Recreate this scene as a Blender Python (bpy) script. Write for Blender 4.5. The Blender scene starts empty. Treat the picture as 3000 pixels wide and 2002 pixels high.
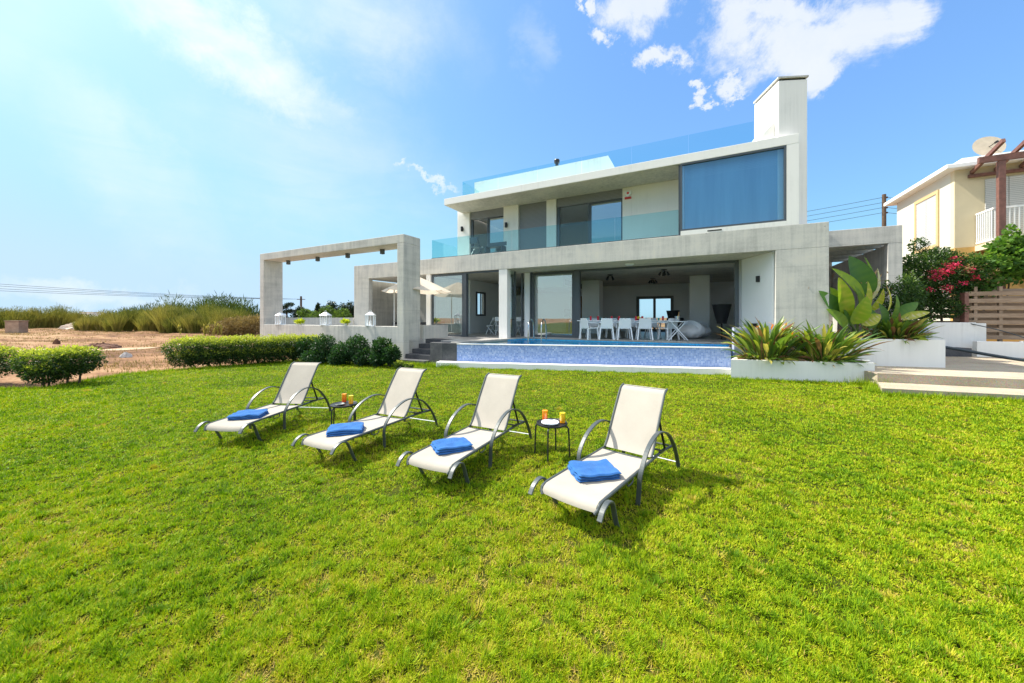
import bpy, math, random
import numpy as np
from mathutils import Vector, Matrix
R = math.radians
PI = math.pi
random.seed(7)
rng = np.random.default_rng(11)
scene = bpy.context.scene
COL = scene.collection

# ---------------------------------------------------------------- camera
CAMZ = 1.85
F = 1064.0
cam_d = bpy.data.cameras.new('camera'); cam = bpy.data.objects.new('camera', cam_d); COL.objects.link(cam)
cam_d.sensor_width = 36; cam_d.lens = F/3000*36; cam_d.shift_y = -71/3000
cam_d.clip_start = 0.05; cam_d.clip_end = 3000
cam.location = (0, 0, CAMZ); cam.rotation_euler = (PI/2, 0, 0)
scene.camera = cam

def W(px, py, Y):
    return Vector(((px-1500)/F*Y, Y, CAMZ+(930-py)/F*Y))

# house frame: x along facade (to the right), y into the house
HX, HY, HA = -3.1, 16.5, math.atan2(-.4589, .8885)
U = Vector((math.cos(HA), math.sin(HA))); V = Vector((-math.sin(HA), math.cos(HA)))
def H(s, v, z=0):
    return Vector((HX+s*U.x+v*V.x, HY+s*U.y+v*V.y, z))
FLOOR = .98; SOF = 3.85; SLAB = 4.56; RSOF = 6.94; ROOF = 7.22
BA = R(-14.5)   # second grid: pool and planters
BU = Vector((math.cos(BA), math.sin(BA))); BV = Vector((-math.sin(BA), math.cos(BA)))

# ---------------------------------------------------------------- materials
def newmat(name):
    m = bpy.data.materials.new(name); m.use_nodes = True
    nt = m.node_tree; nt.nodes.clear()
    return m, nt, nt.nodes, nt.links
def N(nt, t, **kw):
    n = nt.nodes.new(t)
    for k, v in kw.items():
        if k in n.inputs: n.inputs[k].default_value = v
        else: setattr(n, k, v)
    return n
def ramp(nt, fac, stops):
    r = nt.nodes.new('ShaderNodeValToRGB')
    el = r.color_ramp.elements
    while len(el) < len(stops): el.new(.5)
    for e, (p, c) in zip(el, stops):
        e.position = p; e.color = (*c, 1)
    nt.links.new(fac, r.inputs[0]); return r.outputs[0]
def math_(nt, op, a, b=None, c=None):
    n = nt.nodes.new('ShaderNodeMath'); n.operation = op
    for i, v in enumerate((a, b, c)):
        if v is None: continue
        if hasattr(v, 'links') or hasattr(v, 'is_linked'): nt.links.new(v, n.inputs[i])
        else: n.inputs[i].default_value = v
    return n.outputs[0]
def mixc(nt, fac, a, b, mode='MIX'):
    n = nt.nodes.new('ShaderNodeMix'); n.data_type = 'RGBA'; n.blend_type = mode
    for i, v in ((0, fac), (6, a), (7, b)):
        if hasattr(v, 'is_linked'): nt.links.new(v, n.inputs[i])
        elif isinstance(v, (int, float)): n.inputs[i].default_value = v
        else: n.inputs[i].default_value = (*v, 1)
    return n.outputs[2]
def noise(nt, vec, scale, detail=4, rough=.55, dist=0):
    n = nt.nodes.new('ShaderNodeTexNoise'); n.inputs['Scale'].default_value = scale
    n.inputs['Detail'].default_value = detail; n.inputs['Roughness'].default_value = rough
    n.inputs['Distortion'].default_value = dist
    if vec is not None: nt.links.new(vec, n.inputs['Vector'])
    return n.outputs[0]
def coords(nt, kind='Object', scale=(1, 1, 1)):
    t = nt.nodes.new('ShaderNodeTexCoord'); mp = nt.nodes.new('ShaderNodeMapping')
    mp.inputs['Scale'].default_value = scale
    nt.links.new(t.outputs[kind], mp.inputs[0]); return mp.outputs[0]
def wcoords(nt, scale=(1, 1, 1)):
    t = nt.nodes.new('ShaderNodeNewGeometry'); mp = nt.nodes.new('ShaderNodeMapping')
    mp.inputs['Scale'].default_value = scale
    nt.links.new(t.outputs['Position'], mp.inputs[0]); return mp.outputs[0]
def princ(nt, color, rough=.6, metal=0, spec=.5, bump=None, bstr=.3, bdist=.01):
    b = nt.nodes.new('ShaderNodeBsdfPrincipled'); o = nt.nodes.new('ShaderNodeOutputMaterial')
    if hasattr(color, 'is_linked'): nt.links.new(color, b.inputs['Base Color'])
    else: b.inputs['Base Color'].default_value = (*color, 1)
    if hasattr(rough, 'is_linked'): nt.links.new(rough, b.inputs['Roughness'])
    else: b.inputs['Roughness'].default_value = rough
    b.inputs['Metallic'].default_value = metal; b.inputs['Specular IOR Level'].default_value = spec
    if bump is not None:
        bp = nt.nodes.new('ShaderNodeBump'); bp.inputs['Strength'].default_value = bstr; bp.inputs['Distance'].default_value = bdist
        nt.links.new(bump, bp.inputs['Height']); nt.links.new(bp.outputs[0], b.inputs['Normal'])
    nt.links.new(b.outputs[0], o.inputs[0]); return b
def simple(name, c, rough=.6, metal=0, var=.12, scale=6, spec=.5, bstr=0.1):
    m, nt, ns, ls = newmat(name)
    n = noise(nt, coords(nt), scale, 5)
    lo = tuple(x*(1-var) for x in c); hi = tuple(min(1, x*(1+var)) for x in c)
    col = ramp(nt, n, [(.3, lo), (.7, hi)])
    princ(nt, col, rough, metal, spec, bump=noise(nt, coords(nt), scale*12, 3), bstr=bstr, bdist=.003)
    return m
M = {}
def concrete(name, c, joint=1.0, rough=.85):
    m, nt, ns, ls = newmat(name)
    co = coords(nt)
    big = noise(nt, co, .9, 6, .62, .6)
    st = noise(nt, coords(nt, scale=(5, 5, .35)), 1.6, 4, .6)
    hz = noise(nt, coords(nt, scale=(.5, .5, 3.5)), 1.3, 4, .6)
    fine = noise(nt, co, 22, 4, .7)
    a = math_(nt, 'ADD', math_(nt, 'MULTIPLY', big, .36), math_(nt, 'MULTIPLY', st, .30))
    a = math_(nt, 'ADD', a, math_(nt, 'MULTIPLY', hz, .20)); a = math_(nt, 'ADD', a, math_(nt, 'MULTIPLY', fine, .14))
    col = ramp(nt, a, [(.36, (c[0]*.60, c[1]*.60, c[2]*.60)), (.46, (c[0]*.84, c[1]*.85, c[2]*.86)), (.53, c), (.64, (c[0]*1.12, c[1]*1.09, c[2]*1.02))])
    # board joints
    sx = nt.nodes.new('ShaderNodeSeparateXYZ'); ls.new(co, sx.inputs[0])
    def line(sock, per, w, off=0):
        f = math_(nt, 'FRACT', math_(nt, 'DIVIDE', math_(nt, 'ADD', sock, off), per))
        return math_(nt, 'LESS_THAN', f, w/per)
    l1 = line(sx.outputs[2], 1.22, .014, .33); l2 = line(sx.outputs[0], 2.7, .012, .2)
    ln = math_(nt, 'MAXIMUM', l1, l2)
    lv = math_(nt, 'MULTIPLY', math_(nt, 'MULTIPLY', ln, .42*joint), math_(nt, 'MINIMUM', math_(nt, 'MULTIPLY', hz, 1.3), 1.0))
    col = mixc(nt, lv, col, tuple(x*.35 for x in c))
    # tie holes / pores
    vo = nt.nodes.new('ShaderNodeTexVoronoi'); vo.inputs['Scale'].default_value = 2.4; ls.new(co, vo.inputs['Vector'])
    hole = math_(nt, 'LESS_THAN', vo.outputs['Distance'], .045)
    col = mixc(nt, math_(nt, 'MULTIPLY', hole, .45), col, tuple(x*.3 for x in c))
    h = math_(nt, 'SUBTRACT', fine, math_(nt, 'MULTIPLY', ln, .8))
    princ(nt, col, rough, bump=h, bstr=.35, bdist=.006)
    return m
M['concrete'] = concrete('concrete', (.56, .545, .50))
M['concrete_soffit'] = concrete('concrete_soffit', (.60, .57, .50), .4)
def streaky(name, c, amt=.10):
    m, nt, ns, ls = newmat(name); co = coords(nt)
    st = noise(nt, coords(nt, scale=(7, 7, .28)), 1.4, 5, .65); big = noise(nt, co, .8, 5, .6); f = noise(nt, co, 30, 3, .7)
    v = math_(nt, 'ADD', math_(nt, 'MULTIPLY', st, .5), math_(nt, 'MULTIPLY', big, .5))
    col = ramp(nt, v, [(.34, tuple(x*(1-2.2*amt) for x in c)), (.46, tuple(x*(1-.5*amt) for x in c)), (.62, c)])
    princ(nt, col, .8, bump=f, bstr=.15, bdist=.003); return m
M['white'] = streaky('white_render', (.84, .825, .79), .06)
M['interior'] = simple('interior_paint', (.84, .86, .88), .8, var=.03, scale=1)
M['planter_white'] = streaky('planter_render', (.77, .77, .75), .07)
M['cream'] = simple('cream_render', (.66, .56, .37), .85, var=.05, scale=1.2)
M['yellow_trim'] = simple('yellow_trim', (.55, .40, .20), .8, var=.06)
M['ochre'] = simple('ochre_render', (.62, .38, .12), .85, var=.08)
M['shutter_white'] = simple('white_louvre', (.82, .82, .80), .6, var=.03)
M['brown_wood'] = simple('brown_painted_wood', (.17, .075, .055), .6, var=.25, scale=9)
M['frame'] = simple('dark_window_frame', (.07, .085, .10), .4, var=.08, spec=.5)
M['shutter'] = None
M['black'] = simple('black_fabric', (.012, .012, .014), .7, var=.2)
M['chairwhite'] = simple('white_plastic', (.80, .84, .88), .35, var=.02)
M['steel'] = simple('polished_steel', (.62, .64, .66), .18, 1, var=.03)
M['alu'] = simple('grey_coated_aluminium', (.075, .088, .088), .42, .15, var=.12, scale=14)
M['dark_metal'] = simple('black_metal', (.022, .024, .026), .42, .3, var=.15)
M['bark'] = simple('bark', (.10, .065, .04), .9, var=.35, scale=12, bstr=.5)
M['soil'] = simple('planter_soil', (.14, .08, .045), .95, var=.5, scale=14, bstr=.8)
M['parasol'] = simple('cream_canvas', (.80, .72, .60), .8, var=.04)
M['redpaint'] = simple('red_plastic', (.6, .03, .03), .4, var=.05)
M['woodlight'] = simple('light_wood', (.45, .26, .10), .5, var=.2, scale=8)
M['floorstone'] = simple('pale_terrace_stone', (.40, .385, .36), .45, var=.15, scale=3)
M['insulator'] = simple('insulator', (.05, .03, .03), .4)
M['dish'] = simple('dish_paint', (.42, .36, .27), .6, var=.1)
M['hose'] = simple('dark_hose', (.02, .035, .045), .5)

def dark_stone():
    m, nt, ns, ls = newmat('dark_grey_stone')
    co = coords(nt)
    n = noise(nt, co, 3, 6, .7); f = noise(nt, co, 40, 3, .7)
    col = ramp(nt, math_(nt, 'ADD', math_(nt, 'MULTIPLY', n, .6), math_(nt, 'MULTIPLY', f, .4)),
               [(.35, (.03, .034, .042)), (.55, (.07, .073, .08)), (.7, (.13, .125, .12))])
    princ(nt, col, .75, bump=f, bstr=.3, bdist=.004); return m
M['darkstone'] = dark_stone()
def shutter():
    m, nt, ns, ls = newmat('grey_roller_slats')
    sx = nt.nodes.new('ShaderNodeSeparateXYZ'); ls.new(coords(nt), sx.inputs[0])
    f = math_(nt, 'FRACT', math_(nt, 'DIVIDE', sx.outputs[2], .055))
    col = ramp(nt, f, [(0, (.07, .075, .08)), (.18, (.20, .21, .23)), (.9, (.25, .26, .28)), (1, (.08, .08, .09))])
    princ(nt, col, .5, bump=f, bstr=.4, bdist=.006); return m
M['shutter'] = shutter()
def louvre():
    m, nt, ns, ls = newmat('white_louvre_slats')
    sx = nt.nodes.new('ShaderNodeSeparateXYZ'); ls.new(coords(nt), sx.inputs[0])
    f = math_(nt, 'FRACT', math_(nt, 'DIVIDE', sx.outputs[2], .08))
    col = ramp(nt, f, [(0, (.25, .25, .24)), (.3, (.50, .50, .48)), (1, (.60, .60, .58))])
    princ(nt, col, .6, bump=f, bstr=.6, bdist=.012); return m
M['louvre'] = louvre()
def blinds():
    m, nt, ns, ls = newmat('blue_grey_blind')
    sx = nt.nodes.new('ShaderNodeSeparateXYZ'); ls.new(coords(nt), sx.inputs[0])
    f = math_(nt, 'FRACT', math_(nt, 'DIVIDE', sx.outputs[2], .05))
    top = math_(nt, 'GREATER_THAN', sx.outputs[2], 6.45)
    f2 = math_(nt, 'MULTIPLY', math_(nt, 'GREATER_THAN', f, .5), top)
    base = ramp(nt, noise(nt, coords(nt, scale=(2.2, 1, .15)), 1.5, 3), [(.3, (.17, .33, .46)), (.7, (.26, .44, .57))])
    col = mixc(nt, math_(nt, 'MULTIPLY', f2, .35), base, (.35, .5, .6))
    princ(nt, col, .6); return m
M['blind'] = blinds()
def glass(name, tint, refl=1.0, ior=1.45, rough=0.0, min_r=.0):
    m, nt, ns, ls = newmat(name)
    tr = N(nt, 'ShaderNodeBsdfTransparent'); tr.inputs[0].default_value = (*tint, 1)
    gl = N(nt, 'ShaderNodeBsdfGlossy'); gl.inputs['Roughness'].default_value = rough; gl.inputs[0].default_value = (.95, .98, 1, 1)
    fr = N(nt, 'ShaderNodeFresnel'); fr.inputs[0].default_value = ior
    g = nt.nodes.new('ShaderNodeNewGeometry')
    front = math_(nt, 'SUBTRACT', 1.0, g.outputs['Backfacing'])
    fac = math_(nt, 'MULTIPLY', math_(nt, 'MULTIPLY_ADD', fr.outputs[0], refl, min_r), front)
    fac = math_(nt, 'MINIMUM', fac, 1.0)
    mx = N(nt, 'ShaderNodeMixShader'); ls.new(fac, mx.inputs[0]); ls.new(tr.outputs[0], mx.inputs[1]); ls.new(gl.outputs[0], mx.inputs[2])
    o = N(nt, 'ShaderNodeOutputMaterial'); ls.new(mx.outputs[0], o.inputs[0]); return m
M['glass'] = glass('clear_window_glass', (.90, .96, .95), 1.6, min_r=.05)
M['roofglass'] = glass('pale_railing_glass', (.80, .935, .95), 1.0, min_r=.03)
M['railglass'] = glass('teal_railing_glass', (.73, .905, .92), 1.0, min_r=.03)
M['winglass'] = glass('tinted_window_glass', (.72, .88, .97), 1.6, 1.5, min_r=.12)
M['doorglass'] = glass('reflective_door_glass', (.80, .93, .92), 2.2, 1.5, min_r=.30)
M['cupglass'] = glass('drinking_glass', (.95, .97, .97), 1.0)
def mosaic(name, cols, cell=.05):
    m, nt, ns, ls = newmat(name)
    co = coords(nt, scale=(1/cell,)*3)
    fl = nt.nodes.new('ShaderNodeVectorMath'); fl.operation = 'FLOOR'; ls.new(co, fl.inputs[0])
    fr = nt.nodes.new('ShaderNodeVectorMath'); fr.operation = 'FRACTION'; ls.new(co, fr.inputs[0])
    wn = nt.nodes.new('ShaderNodeTexWhiteNoise'); wn.noise_dimensions = '3D'; ls.new(fl.outputs[0], wn.inputs[0])
    big = noise(nt, coords(nt), 1.3, 4, .6)
    v = math_(nt, 'ADD', math_(nt, 'MULTIPLY', wn.outputs[0], .72), math_(nt, 'MULTIPLY', big, .28))
    col = ramp(nt, v, [(.1, cols[0]), (.45, cols[1]), (.75, cols[2]), (.95, cols[3])])
    sx = nt.nodes.new('ShaderNodeSeparateXYZ'); ls.new(fr.outputs[0], sx.inputs[0])
    g1 = math_(nt, 'LESS_THAN', sx.outputs[0], .12); g2 = math_(nt, 'LESS_THAN', sx.outputs[2], .12)
    g = math_(nt, 'MAXIMUM', g1, g2)
    col = mixc(nt, math_(nt, 'MULTIPLY', g, .55), col, (.45, .5, .6))
    princ(nt, col, .35, bump=math_(nt, 'SUBTRACT', 1, g), bstr=.2, bdist=.003); return m
M['mosaic'] = mosaic('blue_mosaic', [(.10, .19, .48), (.17, .28, .60), (.28, .39, .68), (.52, .60, .78)])
M['mosaic_pale'] = mosaic('lavender_mosaic', [(.30, .33, .55), (.40, .42, .62), (.50, .52, .70), (.66, .68, .80)])
M['basin'] = mosaic('pool_basin_mosaic', [(.0, .32, .75), (.0, .42, .84), (.01, .50, .88), (.05, .58, .90)], .05)
def water():
    m, nt, ns, ls = newmat('pool_water')
    tr = N(nt, 'ShaderNodeBsdfTransparent'); tr.inputs[0].default_value = (.50, .88, .98, 1)
    gl = N(nt, 'ShaderNodeBsdfGlossy'); gl.inputs['Roughness'].default_value = .02
    fr = N(nt, 'ShaderNodeFresnel'); fr.inputs[0].default_value = 1.33
    bp = N(nt, 'ShaderNodeBump'); bp.inputs['Strength'].default_value = .25; bp.inputs['Distance'].default_value = .012
    ls.new(noise(nt, coords(nt, scale=(1, 1, 1)), 5, 3, .6), bp.inputs['Height'])
    ls.new(bp.outputs[0], gl.inputs['Normal']); ls.new(bp.outputs[0], fr.inputs['Normal'])
    mx = N(nt, 'ShaderNodeMixShader'); ls.new(math_(nt, 'MULTIPLY', fr.outputs[0], .5), mx.inputs[0]); ls.new(tr.outputs[0], mx.inputs[1]); ls.new(gl.outputs[0], mx.inputs[2])
    o = N(nt, 'ShaderNodeOutputMaterial'); ls.new(mx.outputs[0], o.inputs[0]); return m
M['water'] = water()
def fabric(name, c, tr=.25, scale=260, rough=.8):
    m, nt, ns, ls = newmat(name)
    co = coords(nt)
    n = noise(nt, co, 4, 4); f = noise(nt, co, scale, 2)
    col = ramp(nt, math_(nt, 'ADD', math_(nt, 'MULTIPLY', n, .5), math_(nt, 'MULTIPLY', f, .5)), [(.3, tuple(x*.86 for x in c)), (.7, tuple(min(1, x*1.08) for x in c))])
    d = N(nt, 'ShaderNodeBsdfDiffuse'); t = N(nt, 'ShaderNodeBsdfTranslucent')
    ls.new(col, d.inputs[0]); ls.new(col, t.inputs[0])
    bp = N(nt, 'ShaderNodeBump'); bp.inputs['Strength'].default_value = .4; bp.inputs['Distance'].default_value = .004
    ls.new(f, bp.inputs['Height']); ls.new(bp.outputs[0], d.inputs['Normal'])
    mx = N(nt, 'ShaderNodeMixShader', ); mx.inputs[0].default_value = tr
    ls.new(d.outputs[0], mx.inputs[1]); ls.new(t.outputs[0], mx.inputs[2])
    o = N(nt, 'ShaderNodeOutputMaterial'); ls.new(mx.outputs[0], o.inputs[0]); return m
M['sling'] = fabric('cream_sling_mesh', (.45, .415, .36), .14)
M['canvas'] = fabric('cream_parasol_canvas', (.82, .74, .62), .35)
M['beanbag'] = fabric('white_beanbag_cloth', (.75, .77, .80), 0)
def towel():
    m, nt, ns, ls = newmat('blue_terry')
    co = coords(nt)
    f = noise(nt, co, 160, 3, .8); n = noise(nt, co, 9, 4)
    col = ramp(nt, math_(nt, 'ADD', math_(nt, 'MULTIPLY', n, .5), math_(nt, 'MULTIPLY', f, .5)), [(.3, (.014, .075, .24)), (.7, (.045, .165, .43))])
    b = princ(nt, col, .95, spec=.1, bump=f, bstr=.8, bdist=.006)
    b.inputs['Sheen Weight'].default_value = .08; return m
M['towel'] = towel()
def juice(name, c1, c2):
    m, nt, ns, ls = newmat(name)
    sx = nt.nodes.new('ShaderNodeSeparateXYZ'); ls.new(coords(nt), sx.inputs[0])
    col = ramp(nt, math_(nt, 'DIVIDE', sx.outputs[2], .14), [(.1, c1), (.9, c2)])
    b = princ(nt, col, .25); b.inputs['Subsurface Weight'].default_value = .3; b.inputs['Subsurface Radius'].default_value = (.03, .015, .005); return m
M['juice_red'] = juice('red_orange_juice', (.85, .10, .01), (1, .34, .01))
M['juice_amber'] = juice('amber_juice', (.95, .34, .005), (1, .62, .02))
def leafmat(name, stops, tr=.35, patch=None, gloss=.25, rough=.45):
    m, nt, ns, ls = newmat(name)
    at = N(nt, 'ShaderNodeAttribute'); at.attribute_name = 'rnd'
    v = at.outputs['Fac']
    if patch:
        n = noise(nt, wcoords(nt), patch[0], 4, .6)
        v = math_(nt, 'ADD', math_(nt, 'MULTIPLY', v, 1-patch[1]), math_(nt, 'MULTIPLY', math_(nt, 'MULTIPLY_ADD', n, 2.2, -.6), patch[1]))
    col = ramp(nt, v, stops)
    d = N(nt, 'ShaderNodeBsdfPrincipled'); d.inputs['Roughness'].default_value = rough; d.inputs['Specular IOR Level'].default_value = gloss
    t = N(nt, 'ShaderNodeBsdfTranslucent'); ls.new(col, d.inputs['Base Color'])
    tc = mixc(nt, .35, col, (.9, 1, .25), 'MULTIPLY'); ls.new(mixc(nt, 1, tc, (1.3, 1.3, .8), 'MULTIPLY'), t.inputs[0])
    mx = N(nt, 'ShaderNodeMixShader'); mx.inputs[0].default_value = tr
    ls.new(d.outputs[0], mx.inputs[1]); ls.new(t.outputs[0], mx.inputs[2])
    o = N(nt, 'ShaderNodeOutputMaterial'); ls.new(mx.outputs[0], o.inputs[0]); return m
GRASS_STOPS = [(0, (.045, .11, .005)), (.20, (.13, .25, .005)), (.46, (.275, .385, .006)), (.70, (.41, .42, .014)), (.85, (.45, .35, .07)), (1, (.46, .33, .14))]
M['grass'] = leafmat('grass_blades', GRASS_STOPS, .28, (.55, .18), gloss=.15, rough=.6)
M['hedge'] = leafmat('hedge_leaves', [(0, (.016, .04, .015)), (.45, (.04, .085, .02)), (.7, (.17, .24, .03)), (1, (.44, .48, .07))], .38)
M['darkshrub'] = leafmat('dark_shrub_leaves', [(0, (.015, .045, .018)), (.6, (.03, .085, .025)), (.9, (.07, .14, .03)), (1, (.2, .24, .08))], .3)
M['bougain'] = leafmat('climber_leaves', [(0, (.02, .055, .018)), (.5, (.045, .10, .02)), (.85, (.13, .20, .03)), (1, (.32, .30, .07))], .35)
M['bract'] = leafmat('pink_bracts', [(0, (.55, .02, .08)), (1, (.75, .06, .17))], .3)
M['vine'] = leafmat('broad_vine_leaves', [(0, (.05, .13, .03)), (.6, (.13, .25, .035)), (1, (.36, .42, .09))], .45)
M['reed'] = leafmat('reed_stems', [(0, (.065, .085, .025)), (.25, (.14, .165, .035)), (.5, (.25, .245, .06)), (.8, (.38, .32, .10)), (1, (.48, .38, .18))], .3, (.10, .2), .1, .8)
M['reedgreen'] = leafmat('green_reed_tops', [(0, (.04, .075, .02)), (.6, (.09, .13, .03)), (1, (.20, .22, .06))], .3, None, .1, .8)
M['drybush'] = leafmat('dry_brush', [(0, (.16, .11, .055)), (.6, (.27, .20, .09)), (1, (.36, .30, .13))], .2, (.3, .4), .1, .8)
M['fartree'] = leafmat('far_tree_leaves', [(0, (.03, .065, .02)), (.5, (.08, .14, .03)), (1, (.19, .26, .05))], .35, (.12, .5))
M['fartreedark'] = leafmat('far_dark_leaves', [(0, (.012, .03, .015)), (.7, (.03, .055, .022)), (1, (.06, .09, .03))], .2)
M['strel'] = leafmat('narrow_plant_leaves', [(0, (.05, .12, .03)), (.4, (.13, .23, .035)), (.75, (.32, .38, .05)), (.93, (.52, .44, .13)), (1, (.40, .22, .09))], .35, None, .5, .35)
M['bigleaf'] = leafmat('broad_paddle_leaves', [(0, (.045, .13, .05)), (.4, (.12, .24, .05)), (.75, (.30, .43, .025)), (.9, (.55, .52, .08)), (1, (.70, .68, .50))], .5, None, .4, .4)
M['deadleaf'] = leafmat('dead_leaves', [(0, (.16, .08, .045)), (.6, (.30, .17, .09)), (1, (.42, .30, .17))], .2, None, .1, .8)
M['flower'] = leafmat('orange_flowers', [(0, (.75, .18, .01)), (1, (.9, .42, .02))], .2)
M['yellowplant'] = leafmat('yellow_green_leaves', [(0, (.35, .45, .03)), (1, (.75, .75, .05))], .35)

def ground_mats():
    m, nt, ns, ls = newmat('lawn_turf')
    co = wcoords(nt)
    n = noise(nt, co, .55, 4, .6); f = noise(nt, co, 38, 4, .7)
    v = math_(nt, 'ADD', math_(nt, 'MULTIPLY', math_(nt, 'MULTIPLY_ADD', n, 2.2, -.6), .5), math_(nt, 'MULTIPLY', f, .5))
    col = ramp(nt, v, [(.2, (.025, .035, .005)), (.45, (.055, .07, .008)), (.65, (.10, .10, .015)), (.85, (.16, .12, .04))])
    princ(nt, col, .95, spec=.1, bump=f, bstr=1, bdist=.03); M['turf'] = m
    m, nt, ns, ls = newmat('dry_field_soil')
    co = wcoords(nt)
    n = noise(nt, wcoords(nt, (.35, 1, 1)), .10, 6, .62, .8); n2 = noise(nt, wcoords(nt, (.6, 1, 1)), .7, 6, .7, .5); f = noise(nt, co, 9, 5, .75)
    v = math_(nt, 'ADD', math_(nt, 'MULTIPLY', n, .42), math_(nt, 'ADD', math_(nt, 'MULTIPLY', n2, .36), math_(nt, 'MULTIPLY', f, .22)))
    col = ramp(nt, v, [(.40, (.07, .036, .02)), (.46, (.15, .08, .042)), (.51, (.26, .145, .075)), (.56, (.36, .235, .135)), (.62, (.19, .15, .055))])
    princ(nt, col, .95, spec=.1, bump=n2, bstr=.8, bdist=.08); M['field'] = m
    m, nt, ns, ls = newmat('pale_dirt_track')
    col = ramp(nt, noise(nt, wcoords(nt, (.3, 1, 1)), 1.2, 6, .7), [(.3, (.36, .23, .14)), (.6, (.50, .36, .24))])
    princ(nt, col, .95, spec=.1); M['track'] = m
    m, nt, ns, ls = newmat('exposed_aggregate')
    co = wcoords(nt)
    vo = nt.nodes.new('ShaderNodeTexVoronoi'); vo.inputs['Scale'].default_value = 60; ls.new(co, vo.inputs['Vector'])
    n = noise(nt, co, 1.1, 5, .6)
    col = mixc(nt, .4, ramp(nt, n, [(.3, (.33, .275, .20)), (.7, (.44, .38, .285))]), vo.outputs['Color'], 'OVERLAY')
    col = mixc(nt, .45, col, ramp(nt, n, [(.3, (.33, .275, .20)), (.7, (.44, .38, .285))]))
    princ(nt, col, .9, spec=.2, bump=vo.outputs['Distance'], bstr=.6, bdist=.006); M['aggregate'] = m
    m, nt, ns, ls = newmat('weathered_planks')
    g = noise(nt, coords(nt, scale=(1.2, 1.2, 22)), 2, 5, .7, .4); b = noise(nt, coords(nt, scale=(.7, .7, 4)), 1.2, 3)
    col = ramp(nt, math_(nt, 'ADD', math_(nt, 'MULTIPLY', g, .6), math_(nt, 'MULTIPLY', b, .4)), [(.3, (.15, .095, .06)), (.5, (.29, .205, .14)), (.7, (.43, .33, .24))])
    princ(nt, col, .85, bump=g, bstr=.4, bdist=.005); M['plank'] = m
    m, nt, ns, ls = newmat('terrace_tiles')
    co = coords(nt)
    sx = nt.nodes.new('ShaderNodeSeparateXYZ'); ls.new(co, sx.inputs[0])
    a = math_(nt, 'LESS_THAN', math_(nt, 'FRACT', math_(nt, 'DIVIDE', sx.outputs[0], .6)), .012)
    b = math_(nt, 'LESS_THAN', math_(nt, 'FRACT', math_(nt, 'DIVIDE', sx.outputs[1], .6)), .012)
    n = noise(nt, co, 2.2, 5, .6)
    col = ramp(nt, n, [(.3, (.30, .29, .275)), (.7, (.44, .42, .395))])
    col = mixc(nt, math_(nt, 'MULTIPLY', math_(nt, 'MAXIMUM', a, b), .5), col, (.08, .08, .08))
    princ(nt, col, .38, bump=n, bstr=.05); M['tiles'] = m
ground_mats()

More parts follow.
